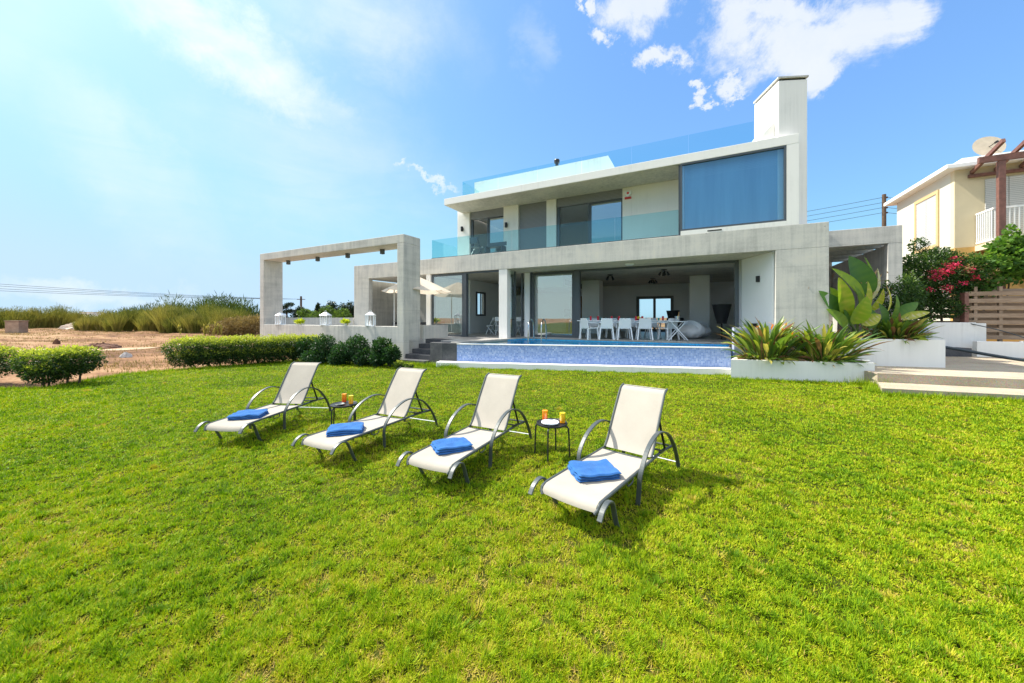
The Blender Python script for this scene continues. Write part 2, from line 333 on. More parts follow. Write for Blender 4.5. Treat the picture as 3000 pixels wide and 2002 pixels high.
# ---------------------------------------------------------------- mesh helpers
class MB:
    def __init__(s): s.v = []; s.f = []
    def add(s, vs, fs):
        o = len(s.v); s.v += [tuple(p) for p in vs]; s.f += [tuple(i+o for i in f) for f in fs]
    def box(s, x0, x1, y0, y1, z0, z1):
        s.add([(x0,y0,z0),(x1,y0,z0),(x1,y1,z0),(x0,y1,z0),(x0,y0,z1),(x1,y0,z1),(x1,y1,z1),(x0,y1,z1)],
              [(3,2,1,0),(4,5,6,7),(0,1,5,4),(1,2,6,5),(2,3,7,6),(3,0,4,7)]); return s
    def prism(s, poly, z0, z1):
        n = len(poly)
        a = sum(poly[i][0]*poly[(i+1)%n][1]-poly[(i+1)%n][0]*poly[i][1] for i in range(n))
        if a < 0: poly = poly[::-1]
        vs = [(p[0], p[1], z0) for p in poly]+[(p[0], p[1], z1) for p in poly]
        s.add(vs, [tuple(range(n))[::-1], tuple(range(n, 2*n))]+[(i, (i+1) % n, n+(i+1) % n, n+i) for i in range(n)]); return s
    def prism_dir(s, poly, d):
        """extrude a 3d planar polygon by vector d"""
        n = len(poly); d = Vector(d)
        vs = [Vector(p) for p in poly]; vs += [p+d for p in vs]
        s.add(vs, [tuple(range(n))[::-1], tuple(range(n, 2*n))]+[(i, (i+1) % n, n+(i+1) % n, n+i) for i in range(n)]); return s
    def beam(s, a, b, w, h):
        a = Vector(a); b = Vector(b); d = (b-a).normalized()
        up = Vector((0, 0, 1)) if abs(d.z) < .95 else Vector((0, 1, 0))
        x = d.cross(up).normalized()*w/2; y = x.cross(d).normalized()*h/2
        vs = [a-x-y, a+x-y, a+x+y, a-x+y, b-x-y, b+x-y, b+x+y, b-x+y]
        s.add(vs, [(0,1,2,3),(7,6,5,4),(0,4,5,1),(1,5,6,2),(2,6,7,3),(3,7,4,0)]); return s
    def tube(s, pts, r, n=8, cap=True):
        pts = [Vector(p) for p in pts]; rs = r if isinstance(r, (list, tuple)) else [r]*len(pts)
        rings = []; prev = None
        for i, p in enumerate(pts):
            if i == 0: t = pts[1]-pts[0]
            elif i == len(pts)-1: t = pts[-1]-pts[-2]
            else: t = pts[i+1]-pts[i-1]
            t.normalize()
            if prev is None:
                ref = Vector((0,0,1)) if abs(t.z) < .9 else Vector((1,0,0)); x = t.cross(ref).normalized()
            else: x = (prev-t*prev.dot(t)).normalized()
            prev = x; y = t.cross(x)
            rings.append([p+(x*math.cos(2*PI*k/n)+y*math.sin(2*PI*k/n))*rs[i] for k in range(n)])
        vs = [q for rg in rings for q in rg]; fs = []
        for i in range(len(pts)-1):
            for k in range(n):
                a = i*n+k; b = i*n+(k+1) % n; fs.append((a, b, b+n, a+n))
        if cap: fs.append(tuple(range(n))[::-1]); fs.append(tuple((len(pts)-1)*n+k for k in range(n)))
        s.add(vs, fs); return s
    def bar(s, pts, wx, t, axis=(1, 0, 0)):
        """flat bar swept along a path; wide side along axis"""
        ax = Vector(axis).normalized(); pts = [Vector(p) for p in pts]; vs = []
        for i, p in enumerate(pts):
            d = (pts[min(i+1, len(pts)-1)]-pts[max(i-1, 0)]).normalized()
            nn = d.cross(ax).normalized()
            for a, b in ((-1,-1),(1,-1),(1,1),(-1,1)):
                vs.append(p+ax*a*wx/2+nn*b*t/2)
        fs = [(3,2,1,0)]; L = len(pts)
        for i in range(L-1):
            for k in range(4):
                a = i*4+k; b = i*4+(k+1) % 4; fs.append((a, b, b+4, a+4))
        fs.append(tuple((L-1)*4+k for k in range(4))); s.add(vs, fs); return s
    def lathe(s, prof, c=(0,0,0), n=24):
        vs = []; c = Vector(c)
        for (r, z) in prof:
            for k in range(n):
                vs.append(c+Vector((r*math.cos(2*PI*k/n), r*math.sin(2*PI*k/n), z)))
        fs = []
        for i in range(len(prof)-1):
            for k in range(n):
                a = i*n+k; b = i*n+(k+1) % n; fs.append((a, b, b+n, a+n))
        if prof[0][0] > 1e-5: fs.append(tuple(range(n))[::-1])
        if prof[-1][0] > 1e-5: fs.append(tuple((len(prof)-1)*n+k for k in range(n)))
        s.add(vs, fs); return s
    def build(s, name, mat, parent=None, loc=None, rotz=0, smooth=False, bevel=0):
        me = bpy.data.meshes.new(name); me.from_pydata(s.v, [], s.f); me.validate()
        if mat: me.materials.append(M[mat] if isinstance(mat, str) else mat)
        if smooth:
            me.polygons.foreach_set('use_smooth', [True]*len(me.polygons))
        o = bpy.data.objects.new(name, me); COL.objects.link(o)
        if smooth:
            try: me.set_sharp_from_angle(angle=R(40))
            except Exception: pass
        if bevel:
            b = o.modifiers.new('bevel', 'BEVEL'); b.width = bevel; b.segments = 2; b.limit_method = 'ANGLE'
        if parent: o.parent = parent
        if loc is not None: o.location = loc
        if rotz: o.rotation_euler = (0, 0, rotz)
        return o
def nmesh(name, V_, F_, mat, rnd=None, parent=None, loc=None, smooth=False):
    V_ = np.asarray(V_, dtype=np.float32); F_ = np.asarray(F_, dtype=np.int32); k = F_.shape[1]; m = len(F_)
    me = bpy.data.meshes.new(name)
    me.vertices.add(len(V_)); me.vertices.foreach_set('co', V_.ravel())
    me.loops.add(m*k); me.loops.foreach_set('vertex_index', F_.ravel())
    me.polygons.add(m); me.polygons.foreach_set('loop_start', np.arange(0, m*k, k, dtype=np.int32))
    try: me.polygons.foreach_set('loop_total', np.full(m, k, dtype=np.int32))
    except Exception: pass
    me.update(calc_edges=True)
    if rnd is not None:
        a = me.attributes.new('rnd', 'FLOAT', 'POINT'); a.data.foreach_set('value', np.asarray(rnd, dtype=np.float32))
    if smooth: me.polygons.foreach_set('use_smooth', np.ones(m, dtype=bool))
    me.materials.append(M[mat])
    o = bpy.data.objects.new(name, me); COL.objects.link(o)
    if parent: o.parent = parent
    if loc is not None: o.location = loc
    return o
def tag(o, label=None, cat=None, group=None, kind=None):
    if label: o['label'] = label
    if cat: o['category'] = cat
    if group: o['group'] = group
    if kind: o['kind'] = kind
    return o
def thing(name, label, cat, loc=(0,0,0), rotz=0, group=None):
    o = bpy.data.objects.new(name, None); COL.objects.link(o); o.empty_display_size = .2
    o.location = loc; o.rotation_euler = (0,0,rotz)
    return tag(o, label, cat, group)
def copy_tree(o, parent=None):
    c = o.copy(); COL.objects.link(c)
    if parent: c.parent = parent
    for ch in list(o.children): copy_tree(ch, c)
    return c
def arc(cx, cz, rx, rz, a0, a1, n, y=None):
    return [(cx+rx*math.cos(R(a0+(a1-a0)*i/n)), cz+rz*math.sin(R(a0+(a1-a0)*i/n))) for i in range(n+1)]
def bez(P, n=16):
    """catmull-rom through points"""
    P = [Vector(p) for p in P]; Q = [P[0]*2-P[1]]+P+[P[-1]*2-P[-2]]; out = []
    for i in range(1, len(Q)-2):
        for k in range(n):
            t = k/n; a, b, c, d = Q[i-1:i+3]
            out.append(.5*((2*b)+(c-a)*t+(2*a-5*b+4*c-d)*t*t+(3*b-a-3*c+d)*t**3))
    out.append(P[-1]); return out

# leaves: rhombic leaf quads spread through ellipsoids
def leaf_cloud(blobs, n, size, up=.3, shell=.55, rs=None, bend=.25, topbright=None, aspect=.5):
    g = rs or rng
    vol = np.array([b[3]*b[4]*b[5] for b in blobs])**.75; idx = g.choice(len(blobs), n, p=vol/vol.sum())
    B = np.array(blobs)[idx]
    d = g.normal(size=(n, 3)); d /= np.linalg.norm(d, axis=1)[:, None]
    r = shell+(1-shell)*g.random(n)**.8
    r *= 1+.13*np.sin(d[:, 0]*7+B[:, 0]*3)*np.cos(d[:, 1]*6+d[:, 2]*5+B[:, 1])
    c = B[:, :3]+d*B[:, 3:6]*r[:, None]
    ax = g.normal(size=(n, 3))+d*.9; ax[:, 2] += up; ax /= np.linalg.norm(ax, axis=1)[:, None]
    nr = g.normal(size=(n, 3)); sd = np.cross(ax, nr); sd /= np.linalg.norm(sd, axis=1)[:, None]; nn = np.cross(sd, ax)
    L = size*(.6+.8*g.random(n))[:, None]
    v0 = c; v2 = c+ax*L; mid = c+ax*L*.45-nn*L*bend*.3; v1 = mid+sd*L*aspect*.5; v3 = mid-sd*L*aspect*.5
    Vv = np.stack([v0, v1, v2, v3], 1).reshape(-1, 3); Ff = np.arange(4*n).reshape(n, 4)
    rn = g.random(n)*.8
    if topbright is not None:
        rn = rn*.75+np.clip((d[:, 2]*r-.1), 0, 1)*topbright  # sunlit tops and darker bases painted into the leaf colour
    return Vv, Ff, np.repeat(np.clip(rn, 0, 1), 4)
def cat_clouds(*cl):
    Vs, Fs, Rs, o = [], [], [], 0
    for v, f, r in cl: Vs.append(v); Fs.append(f+o); Rs.append(r); o += len(v)
    return np.concatenate(Vs), np.concatenate(Fs), np.concatenate(Rs)

_vn = {}
def vnoise(x, y, s, seed=0, oct=3):
    out = 0; amp = 1; tot = 0
    for o in range(oct):
        k = (seed, o)
        if k not in _vn: _vn[k] = np.random.default_rng(seed*17+o).random((256, 256))
        G = _vn[k]; u = x*s+31.7*o+100; v = y*s+17.3*o+100; i = np.floor(u).astype(int); j = np.floor(v).astype(int); fu = u-i; fv = v-j
        fu = fu*fu*(3-2*fu); fv = fv*fv*(3-2*fv); i %= 256; j %= 256; i1 = (i+1) % 256; j1 = (j+1) % 256
        out = out+amp*((G[i, j]*(1-fu)+G[i1, j]*fu)*(1-fv)+(G[i, j1]*(1-fu)+G[i1, j1]*fu)*fv); tot += amp; amp *= .55; s *= 2.03
    return out/tot
# ================================================================ ground
def in_poly(P, x, y):
    r = np.zeros(len(x), bool); n = len(P)
    for i in range(n):
        x0, y0 = P[i]; x1, y1 = P[(i+1) % n]
        c = ((y0 > y) != (y1 > y)) & (x < (x1-x0)*(y-y0)/((y1-y0) or 1e-9)+x0); r ^= c
    return r
ground = MB(); ground.add([(-900, -300, -.09), (900, -300, -.09), (900, 1500, -.09), (-900, 1500, -.09)], [(0, 1, 2, 3)])
g = ground.build('ground', 'field'); tag(g, 'dry reddish brown field soil reaching to the horizon', 'ground', kind='structure')
# left field: shallow hummocks between lawn and reeds
def hum(X, Y):
    edge = np.clip((Y-15)/8, 0, 1)*np.clip((75-Y)/10, 0, 1)*np.clip((X+95)/10, 0, 1)*np.clip((-8-X)/4, 0, 1)
    return -.085+edge*.13*(np.sin(X*.55+Y*.3)*np.sin(Y*.42-X*.11)+.5*np.sin(X*1.3)*np.sin(Y*.9))**2
def hummocks():
    nx, ny = 180, 140
    xs = np.linspace(-95, -8, nx); ys = np.linspace(9, 75, ny); X, Y = np.meshgrid(xs, ys)
    Z = hum(X, Y)
    Vv = np.stack([X, Y, Z], -1).reshape(-1, 3); i = np.arange(nx*ny).reshape(ny, nx)
    Ff = np.stack([i[:-1, :-1], i[:-1, 1:], i[1:, 1:], i[1:, :-1]], -1).reshape(-1, 4)
    o = nmesh('field', Vv, Ff, 'field', smooth=True); tag(o, 'bumpy bare brown field left of the lawn', 'field', kind='structure')
hummocks()
trk = MB(); P = [(-60, 17.5, 0), (-42, 19.0, 0), (-30, 20.2, 0), (-20, 23.2, 0), (-12, 27, 0), (-4, 31, 0)]
pp = bez(P, 24); vs = []; w = 1.15; NC_ = 8
for i, p in enumerate(pp):
    d = (pp[min(i+1, len(pp)-1)]-pp[max(i-1, 0)]).normalized(); nn = Vector((-d.y, d.x, 0)); ww = w*(1+.12*math.sin(i*.45)+.08*math.sin(i*1.7))
    for k in range(NC_+1):
        q = -1+2*k/NC_; x_, y_ = p.x+nn.x*ww*q, p.y+nn.y*ww*q; vs.append((x_, y_, float(hum(np.array(x_), np.array(y_)))+.022))
trk.add(vs, [(i*(NC_+1)+k, (i+1)*(NC_+1)+k, (i+1)*(NC_+1)+k+1, i*(NC_+1)+k+1) for i in range(len(pp)-1) for k in range(NC_)])
tag(trk.build('dirt_track', 'track'), 'pale dirt track crossing the brown field', 'track', kind='structure')

LAWN = [(-30, 8.2), (-13.1, 9.25), (-12.1, 9.45), (-12.2, 10.9), (-12.4, 11.9), (-11.5, 12.5), (-9.9, 15.0), (-9.0, 17.0), (-4.43, 14.72), (-4.53, 14.38), (-3.34, 13.78), (-2.70, 13.74), (-2.82, 13.33), (7.05, 11.48), (6.58, 10.86), (9.93, 9.94), (9.9, 9.75), (9.0, 9.5), (8.75, 8.72), (11.2, 7.88), (25, 3.2), (80, -60), (-80, -60)]
lw = MB(); lw.prism(LAWN, -.1, 0.0); lo = lw.build('lawn', 'turf')
tag(lo, 'green turf of the garden lawn', 'lawn', kind='structure')

def grass_blades():
    n = 1350000
    t = rng.random(n); Y = 1.35*(16/1.35)**(t**1.02)          # log spread, dense near
    X = (rng.random(n)*2-1)*(1.62*Y+1.0)
    ok = in_poly(LAWN, X, Y); X = X[ok]; Y = Y[ok]; n = len(X)
    dist = np.sqrt(X*X+Y*Y+3.4)
    tuft = vnoise(X, Y, 15., 1, 3); big = vnoise(X, Y, .8, 2, 3); mid = vnoise(X, Y, 5.5, 3, 3); bald = vnoise(X, Y, 9.5, 4, 3); fine_ = vnoise(X, Y, 17., 5, 2)
    near = np.clip((7-Y)/6, 0, 1); rt = np.clip((X+3)/10, 0, 1)
    keep = rng.random(n) < np.clip(1.2-1.9*np.clip(bald-.58, 0, 1)*5*(.25+.7*near+.4*rt), .3, 1)
    X, Y, dist, tuft, big, mid, bald, fine_, near, rt = (q[keep] for q in (X, Y, dist, tuft, big, mid, bald, fine_, near, rt)); n = len(X)
    ts = np.clip((tuft-.42)*3.2, 0, 1)
    hgt = (.013+.017*rng.random(n)+.030*ts**1.5*(.5+.6*rng.random(n)))*(1+.03*dist)*(.85+.35*big)
    wid = (.0018+.0015*rng.random(n))*(dist/2.2)**.74
    comb = 2*PI*2.2*vnoise(X, Y, 1.7, 6, 2)
    a = np.where(rng.random(n) < .22, comb+rng.normal(size=n)*.9, rng.random(n)*2*PI); lean = .25+1.2*rng.random(n)**1.1
    L = np.stack([np.cos(a)*np.sin(lean), np.sin(a)*np.sin(lean), np.cos(lean)], 1)*hgt[:, None]
    b = a+PI/2+rng.normal(size=n)*.5
    Sd = np.stack([np.cos(b), np.sin(b), np.zeros(n)], 1)*wid[:, None]
    base = np.stack([X, Y, -.004+.016*(mid-.3)+.012*ts+.012*(bald < .5)], 1)
    v = np.stack([base-Sd, base+Sd, base+L], 1).reshape(-1, 3)
    rn = .36+.55*(rng.random(n)-.5)+.42*(big-.5)+.40*(mid-.5)-.26*(ts-.35)+.9*np.clip(bald-.52, 0, 1)*(.3+1.1*near+.6*rt)+.06*near+.07*rt
    rn += (rng.random(n) > .93)*.40*(.4+.6*near)
    rn = np.clip(rn, 0, 1)
    o = nmesh('grass', v, np.arange(3*n).reshape(n, 3), 'grass', np.repeat(rn, 3))
    tag(o, 'short lime green grass with straw coloured patches covering the lawn', 'grass', kind='stuff')
grass_blades()

def lawn_tufts():
    """darker coarse tufts and a few straw clumps that stand out of the turf"""
    k = 260; t = rng.random(k); cy = 1.9*(11/1.9)**t; cx = (rng.random(k)*2-1)*(1.5*cy+.6); ok = in_poly(LAWN, cx, cy); cx = cx[ok]; cy = cy[ok]; k = len(cx)
    m = 110; n = k*m; a = rng.random(n)*2*PI; rad = np.repeat(.025+.07*rng.random(k)**2, m); r = rng.random(n)**.7; X = np.repeat(cx, m)+np.cos(a)*r*rad*1.3; Y = np.repeat(cy, m)+np.sin(a)*r*rad
    dist = np.sqrt(X*X+Y*Y+3.4); h = np.repeat(.035+.035*rng.random(k), m)*(.5+.8*rng.random(n)); le = .15+.95*r; wid = (.0022+.0016*rng.random(n))*(dist/2.2)**.6
    L = np.stack([np.cos(a)*np.sin(le), np.sin(a)*np.sin(le), np.cos(le)], 1)*h[:, None]; Sd = np.stack([-np.sin(a), np.cos(a), a*0], 1)*wid[:, None]; base = np.stack([X, Y, X*0], 1)
    dr = np.repeat(np.where(rng.random(k) < .78, .0, .78), m); rn = np.clip(dr+.18*rng.random(n), 0, 1)
    o = nmesh('grass_tufts', np.stack([base-Sd, base+Sd, base+L], 1).reshape(-1, 3), np.arange(3*n).reshape(n, 3), 'grass', np.repeat(rn, 3))
    tag(o, 'scattered darker and straw coloured coarse tufts standing out of the lawn', 'grass', kind='stuff')
lawn_tufts()
def dry_tufts():
    n = 60000; Y = 9.6+62*rng.random(n)**1.25; X = -Y*(.35+1.15*rng.random(n))-2; d = vnoise(X*.35, Y, .35, 9, 3)
    ok = (rng.random(n) < np.clip((d-.42)*5, 0, 1)) & ~in_poly(LAWN, X, Y) & (X < -9); X = X[ok]; Y = Y[ok]; n = len(X)
    h = (.05+.13*rng.random(n)**2)*(1+Y*.012); a = rng.random(n)*2*PI; le = .2+.8*rng.random(n); z = hum(X, Y)
    L = np.stack([np.cos(a)*np.sin(le), np.sin(a)*np.sin(le), np.cos(le)], 1)*h[:, None]; Sd = np.stack([-np.sin(a), np.cos(a), a*0], 1)*(.010*(1+Y*.03))[:, None]; base = np.stack([X, Y, z], 1)
    o = nmesh('dry_grass', np.stack([base-Sd, base+Sd, base+L], 1).reshape(-1, 3), np.arange(3*n).reshape(n, 3), 'drybush', np.repeat(rng.random(n), 3))
    tag(o, 'sparse dry straw coloured grass scattered over the brown field', 'dry grass', kind='stuff')
dry_tufts()
def edge_grass():
    """longer tufts where the mower misses: wall feet, kerb, hedge line"""
    segs = [((-4.5, 14.25), (-3.3, 13.65), .18, 1800), ((-3.2, 13.65), (-2.0, 13.1), .20, 1800), ((-2.8, 13.25), (6.9, 11.42), .08, 7000), ((6.5, 10.72), (9.7, 9.75), .11, 4200), ((9.6, 9.62), (8.72, 8.8), .16, 1500),
            ((8.75, 8.6), (11.3, 7.8), .13, 3600), ((11.3, 7.8), (16, 6.2), .13, 4200), ((-13.2, 9.2), (-12.0, 9.4), .10, 1200), ((-12.1, 9.6), (-12.4, 11.8), .12, 1800),
            ((-12.3, 11.9), (-9.6, 14.6), .12, 3500), ((-9.6, 14.6), (-4.6, 14.1), .12, 4200), ((9.2, 9.85), (9.9, 9.6), .24, 900)]
    Vs = []; Rn = []
    for (a, b, h, n) in segs:
        t = rng.random(n); x = a[0]+(b[0]-a[0])*t+rng.normal(size=n)*.07; y = a[1]+(b[1]-a[1])*t+rng.normal(size=n)*.09
        cl = .35+.65*np.clip(np.sin(t*37+a[0])*np.sin(t*91+1)+.5, 0, 1)
        hh = h*cl*(.5+rng.random(n)); an = rng.random(n)*2*PI; le = .2+.7*rng.random(n)
        L = np.stack([np.cos(an)*np.sin(le), np.sin(an)*np.sin(le), np.cos(le)], 1)*hh[:, None]
        Sd = np.stack([-np.sin(an), np.cos(an), an*0], 1)*.008
        base = np.stack([x, y, x*0-.002], 1)
        Vs.append(np.stack([base-Sd, base+Sd, base+L], 1).reshape(-1, 3)); Rn.append(np.repeat(np.clip(rng.random(n)*.62, 0, 1), 3))
    v = np.concatenate(Vs); o = nmesh('edge_grass', v, np.arange(len(v)).reshape(-1, 3), 'grass', np.concatenate(Rn))
    tag(o, 'longer unmown grass tufts along the wall feet and kerbs', 'grass', kind='stuff')
edge_grass()

EXCL = set(bpy.data.objects)
# ================================================================ terrace, pool
PFL = Vector((-1.91, 12.6)); PFR = Vector((6.63, 11.0)); PBL = Vector((.45, 15.5)); PBR = Vector((7.2, 12.02))
def h2(s, v): p = H(s, v); return (p.x, p.y)
HLT = bpy.data.objects  # (short alias, unused)
def loc_h(x, y):   # world -> house frame
    dx, dy = x-HX, y-HY
    return (dx*U.x+dy*U.y, dx*V.x+dy*V.y)
terr_w = [h2(-9.0, -2.7), h2(.46, -2.7), h2(.46, -1.32), h2(1.72, -1.32), h2(1.72, -2.38), (-1.60, 13.12), (-1.49, 13.12), tuple(PBL), tuple(PBR), (7.55, 12.4), (11.2, 11.45), (12.6, 12.2), h2(13.3, 11.4), h2(-5.9, 11.4), h2(-9.0, 0)]
tr = MB(); tr.prism([loc_h(*p) for p in terr_w], -.05, FLOOR)
o = tr.build('terrace', 'tiles', loc=(HX, HY, 0), rotz=HA); tag(o, 'grey tiled terrace floor around the pool and house', 'terrace', kind='structure')

pool = thing('swimming_pool', 'raised swimming pool with blue mosaic front wall below the terrace', 'swimming pool', (PFL.x, PFL.y, 0), math.atan2(PFR.y-PFL.y, PFR.x-PFL.x))
PA = pool.rotation_euler.z
def pl(x, y=None):
    if y is None: x, y = x
    dx, dy = x-PFL.x, y-PFL.y
    return (dx*math.cos(-PA)-dy*math.sin(-PA), dx*math.sin(-PA)+dy*math.cos(-PA))
plen = (PFR-PFL).length
quad = [pl(PFL), pl(PFR), pl(PBR), pl(PBL)]
m = MB(); m.box(0.0, plen, 0, .16, .02, FLOOR-.075); m.build('tiled_wall', 'mosaic', pool)
m = MB(); m.box(0.0, plen-.01, -.02, .14, FLOOR-.073, FLOOR-.045); m.build('overflow_edge', 'planter_white', pool)
m = MB(); m.box(-.62, plen-.01, -.36, -.003, -.05, .33); m.build('ledge', 'planter_white', pool, bevel=.01)
m = MB()
inq = [(.01, .17), (plen-.02, .17), (quad[2][0]-.02, quad[2][1]-.02), (quad[3][0]+.02, quad[3][1]-.02)]
m.add([(x, y, -.25) for x, y in inq]+[(x, y, FLOOR-.04) for x, y in inq], [(0, 1, 2, 3), (1, 0, 4, 5), (2, 1, 5, 6), (3, 2, 6, 7), (0, 3, 7, 4)])
m.build('basin', 'basin', pool)
m = MB(); m.add([(x, y, FLOOR-.062) for x, y in inq], [(0, 1, 2, 3)]); m.build('water_surface', 'water', pool)
# coping along left and far edges
m = MB()
def strip(a, b, w, z0, z1, side=1):
    a = Vector(a); b = Vector(b); d = (b-a).normalized(); nn = Vector((-d.y, d.x))*w*side
    m.prism([tuple(a), tuple(b), tuple(b+nn), tuple(a+nn)], z0, z1)
strip(quad[0], quad[3], .32, FLOOR-.06, FLOOR+.006)
strip(quad[3], quad[2], .30, FLOOR-.06, FLOOR+.006)
m.build('coping', 'floorstone', pool)
# ladder handrails
lp = W(1556, 995, 1)  # direction only
for px in (1548, 1586):
    Yr = 13.15; xw = (px-1500)/F*Yr
    a = Vector((xw, Yr)); m = MB()
    d = Vector((.30, .95)).normalized()
    pts = [(0, 0, -.5), (0, 0, .55), (.05, .12, .74), (.12, .3, .82), (.2, .52, .74), (.24, .62, .5), (.25, .66, .02)]
    Q = [Vector((a.x+p[1]*1.25*d.x, a.y+p[1]*1.25*d.y, FLOOR+p[2]-.03)) for p in pts]
    Q = [Vector((*pl(q.x, q.y), q.z)) for q in bez(Q, 6)]
    m.tube(Q, .024, 10); m.build('handrail', 'steel', pool, smooth=True)

# stone block between pool and steps
m = MB(); c0 = (-2.46, 12.75); m.prism([c0, (PFL.x-.005, PFL.y+.01), (-1.53, 13.1), (-1.6, 13.11), h2(1.73, -2.39), h2(1.73, -3.0)], -.05, FLOOR-.03)
o = m.build('stone_block', 'darkstone', bevel=.01); tag(o, 'dark grey stone clad block between the garden steps and the pool', 'stone block')
# white render plinth end left of the pool is part of the ledge
st = thing('garden_steps', 'five dark stone steps climbing from the lawn beside the concrete portal', 'steps', H(.47, -3.3), HA)
for k in range(5):
    m = MB(); m.box(.012, 1.235, k*.37, 1.975, .98-.169*(5-k)+.001 if k else -.05, .98-.169*(4-k)-.002)
    m.build('step', 'darkstone', st, bevel=.008)

# ================================================================ concrete portal
pf = thing('concrete_portal', 'large rectangular concrete frame standing on a low wall left of the steps', 'portal', H(-9.0, -3.0), HA)
L9 = 9.46; D9 = .92; T9 = .325; ZT = 4.98
m = MB(); m.box(0, T9, 0, D9, -.05, ZT-T9); m.build('post', 'concrete', pf, bevel=.012)
m = MB(); m.box(L9-T9, L9, 0, D9, -.05, ZT-T9); m.build('post', 'concrete', pf, bevel=.012)
m = MB(); m.box(0, L9, 0, D9, ZT-T9+.001, ZT); m.build('beam', 'concrete', pf, bevel=.012)
m = MB(); m.box(T9+.002, L9-T9-.002, .003, .30, -.05, 1.50); m.build('low_wall', 'concrete', pf, bevel=.01)
for x in (1.3, 3.55, 5.6, 7.7):
    m = MB(); m.box(x-.07, x+.07, .55, .69, ZT-T9-.20, ZT-T9-.001); l = m.build('downlight', 'alu', pf, bevel=.008)
    m = MB(); m.lathe([(.045, 0), (.045, .012)], (x, .62, ZT-T9-.215), 16); m.build('lens', 'cupglass', l)

# lanterns and small plants on the low wall
def lantern():
    t = thing('lantern', 'x', 'lantern')
    m = MB(); m.box(-.17, .17, -.17, .17, 0, .03)
    for sx in (-1, 1):
        for sy in (-1, 1): m.box(sx*.15-.014, sx*.15+.014, sy*.15-.014, sy*.15+.014, .03, .42)
    m.box(-.175, .175, -.175, .175, .42, .44)
    for a in (-.05, .05):
        for sy in (-.15, .15): m.box(a-.006, a+.006, sy-.006, sy+.006, .03, .42)
        for sx in (-.15, .15): m.box(sx-.006, sx+.006, a-.006, a+.006, .03, .42)
    m.build('cage', 'chairwhite', t)
    m = MB(); m.add([(-.18,-.18,.44),(.18,-.18,.44),(.18,.18,.44),(-.18,.18,.44),(-.05,-.05,.56),(.05,-.05,.56),(.05,.05,.56),(-.05,.05,.56)],
                    [(0,1,5,4),(1,2,6,5),(2,3,7,6),(3,0,4,7),(4,5,6,7),(3,2,1,0)])
    m.build('roof', 'chairwhite', t)
    pts = [(.04*math.cos(a), 0, .60+.04*math.sin(a)) for a in np.linspace(-PI/2, 1.5*PI, 13)]
    m = MB(); m.tube(pts, .006, 6); m.build('ring', 'chairwhite', t)
    m = MB(); m.lathe([(.05, .03), (.05, .2), (.045, .215), (.0, .22)], n=16); m.build('candle', 'planter_white', t, smooth=True)
    return t
ln0 = lantern()
for i, (s, lab) in enumerate([(-7.55, 'white metal lantern beside the left post of the concrete portal'), (-4.22, 'middle white metal lantern on the portal wall between the two yellow plants'),
                       (-1.45, 'white metal lantern nearest the right post of the concrete portal')]):
    l = ln0 if i == 0 else copy_tree(ln0)
    l.location = H(s, -2.85, 1.5); l.rotation_euler.z = HA+.3*i; l['label'] = lab; l['group'] = 'lanterns on the portal wall'
for i, (s, lab) in enumerate([(-6.05, 'yellow green tuft of leaves in a pot on the portal wall, left one'), (-2.95, 'yellow green tuft of leaves in a pot on the portal wall, right one')]):
    t = thing('potted_plant', lab, 'potted plant', H(s, -2.85, 1.5), 0, 'small potted plants on the portal wall')
    m = MB(); m.lathe([(.05, 0), (.075, .09), (.07, .09)], n=16); m.build('pot', 'planter_white', t, smooth=True)
    v, f, r = leaf_cloud([(0, 0, .15, .17, .17, .09)], 260, .11, up=.8, shell=.1); nmesh('foliage', v, f, 'yellowplant', r, t)

# parapet behind, far end of terrace
m = MB(); a = Vector(h2(-8.95, -2.06)); b = Vector(h2(-5.96, -.02)); 
d = (b-a).normalized(); nn = Vector((-d.y, d.x))*.2
m.prism([tuple(a), tuple(b), tuple(b+nn), tuple(a+nn)], .9, 1.83)
o = m.build('terrace_parapet', 'concrete'); tag(o, 'low concrete parapet closing the terrace behind the portal', 'parapet')
m = MB(); m.box(-.04, .30, -1.9, -.35, -.05, 1.52)
o = m.build('stair_wall', 'concrete', loc=H(.9, 0, 0), rotz=HA); o.location = H(.2, 0, 0); tag(o, 'short concrete wall at the head of the garden steps', 'wall')

# parasol
ps = thing('parasol', 'open cream parasol between the concrete portal and the glass doors', 'parasol', (-4.05, 15.45, FLOOR), .2)
m = MB(); nseg = 8; rim = 1.45
prof = [(0, 2.62), (.15, 2.57), (.7, 2.33), (1.15, 2.12), (rim, 1.97)]
vs = []; fs = []
for j, (r, z) in enumerate(prof):
    for k in range(nseg*3):
        a = 2*PI*k/(nseg*3); c = math.cos(PI/nseg)/math.cos((a % (2*PI/nseg))-PI/nseg); sag = 0 if k % 3 == 0 else -.03*r
        vs.append((r*c*math.cos(a), r*c*math.sin(a), z+sag))
nn3 = nseg*3
for j in range(len(prof)-1):
    for k in range(nn3): fs.append((j*nn3+k, j*nn3+(k+1) % nn3, (j+1)*nn3+(k+1) % nn3, (j+1)*nn3+k))
m.add(vs, fs); o = m.build('canopy', 'canvas', ps)
m = MB()
for k in range(8):
    a = 2*PI*k/8; m.tube([(0, 0, 2.55), (rim*math.cos(a), rim*math.sin(a), 1.95)], .010, 6)
m.build('ribs', 'woodlight', ps)
px_off = W(1154, 930, 15.3); 
m = MB(); m.tube([(-.93, .1, 0), (-.93, .1, 2.23)], .026, 10); m.tube([(-.93, .1, 2.2), (0, 0, 2.5)], .02, 8); m.build('pole', 'planter_white', ps)
m = MB(); m.box(-1.2, -.66, -.17, .37, 0, .07); m.build('base', 'concrete', ps, bevel=.02)

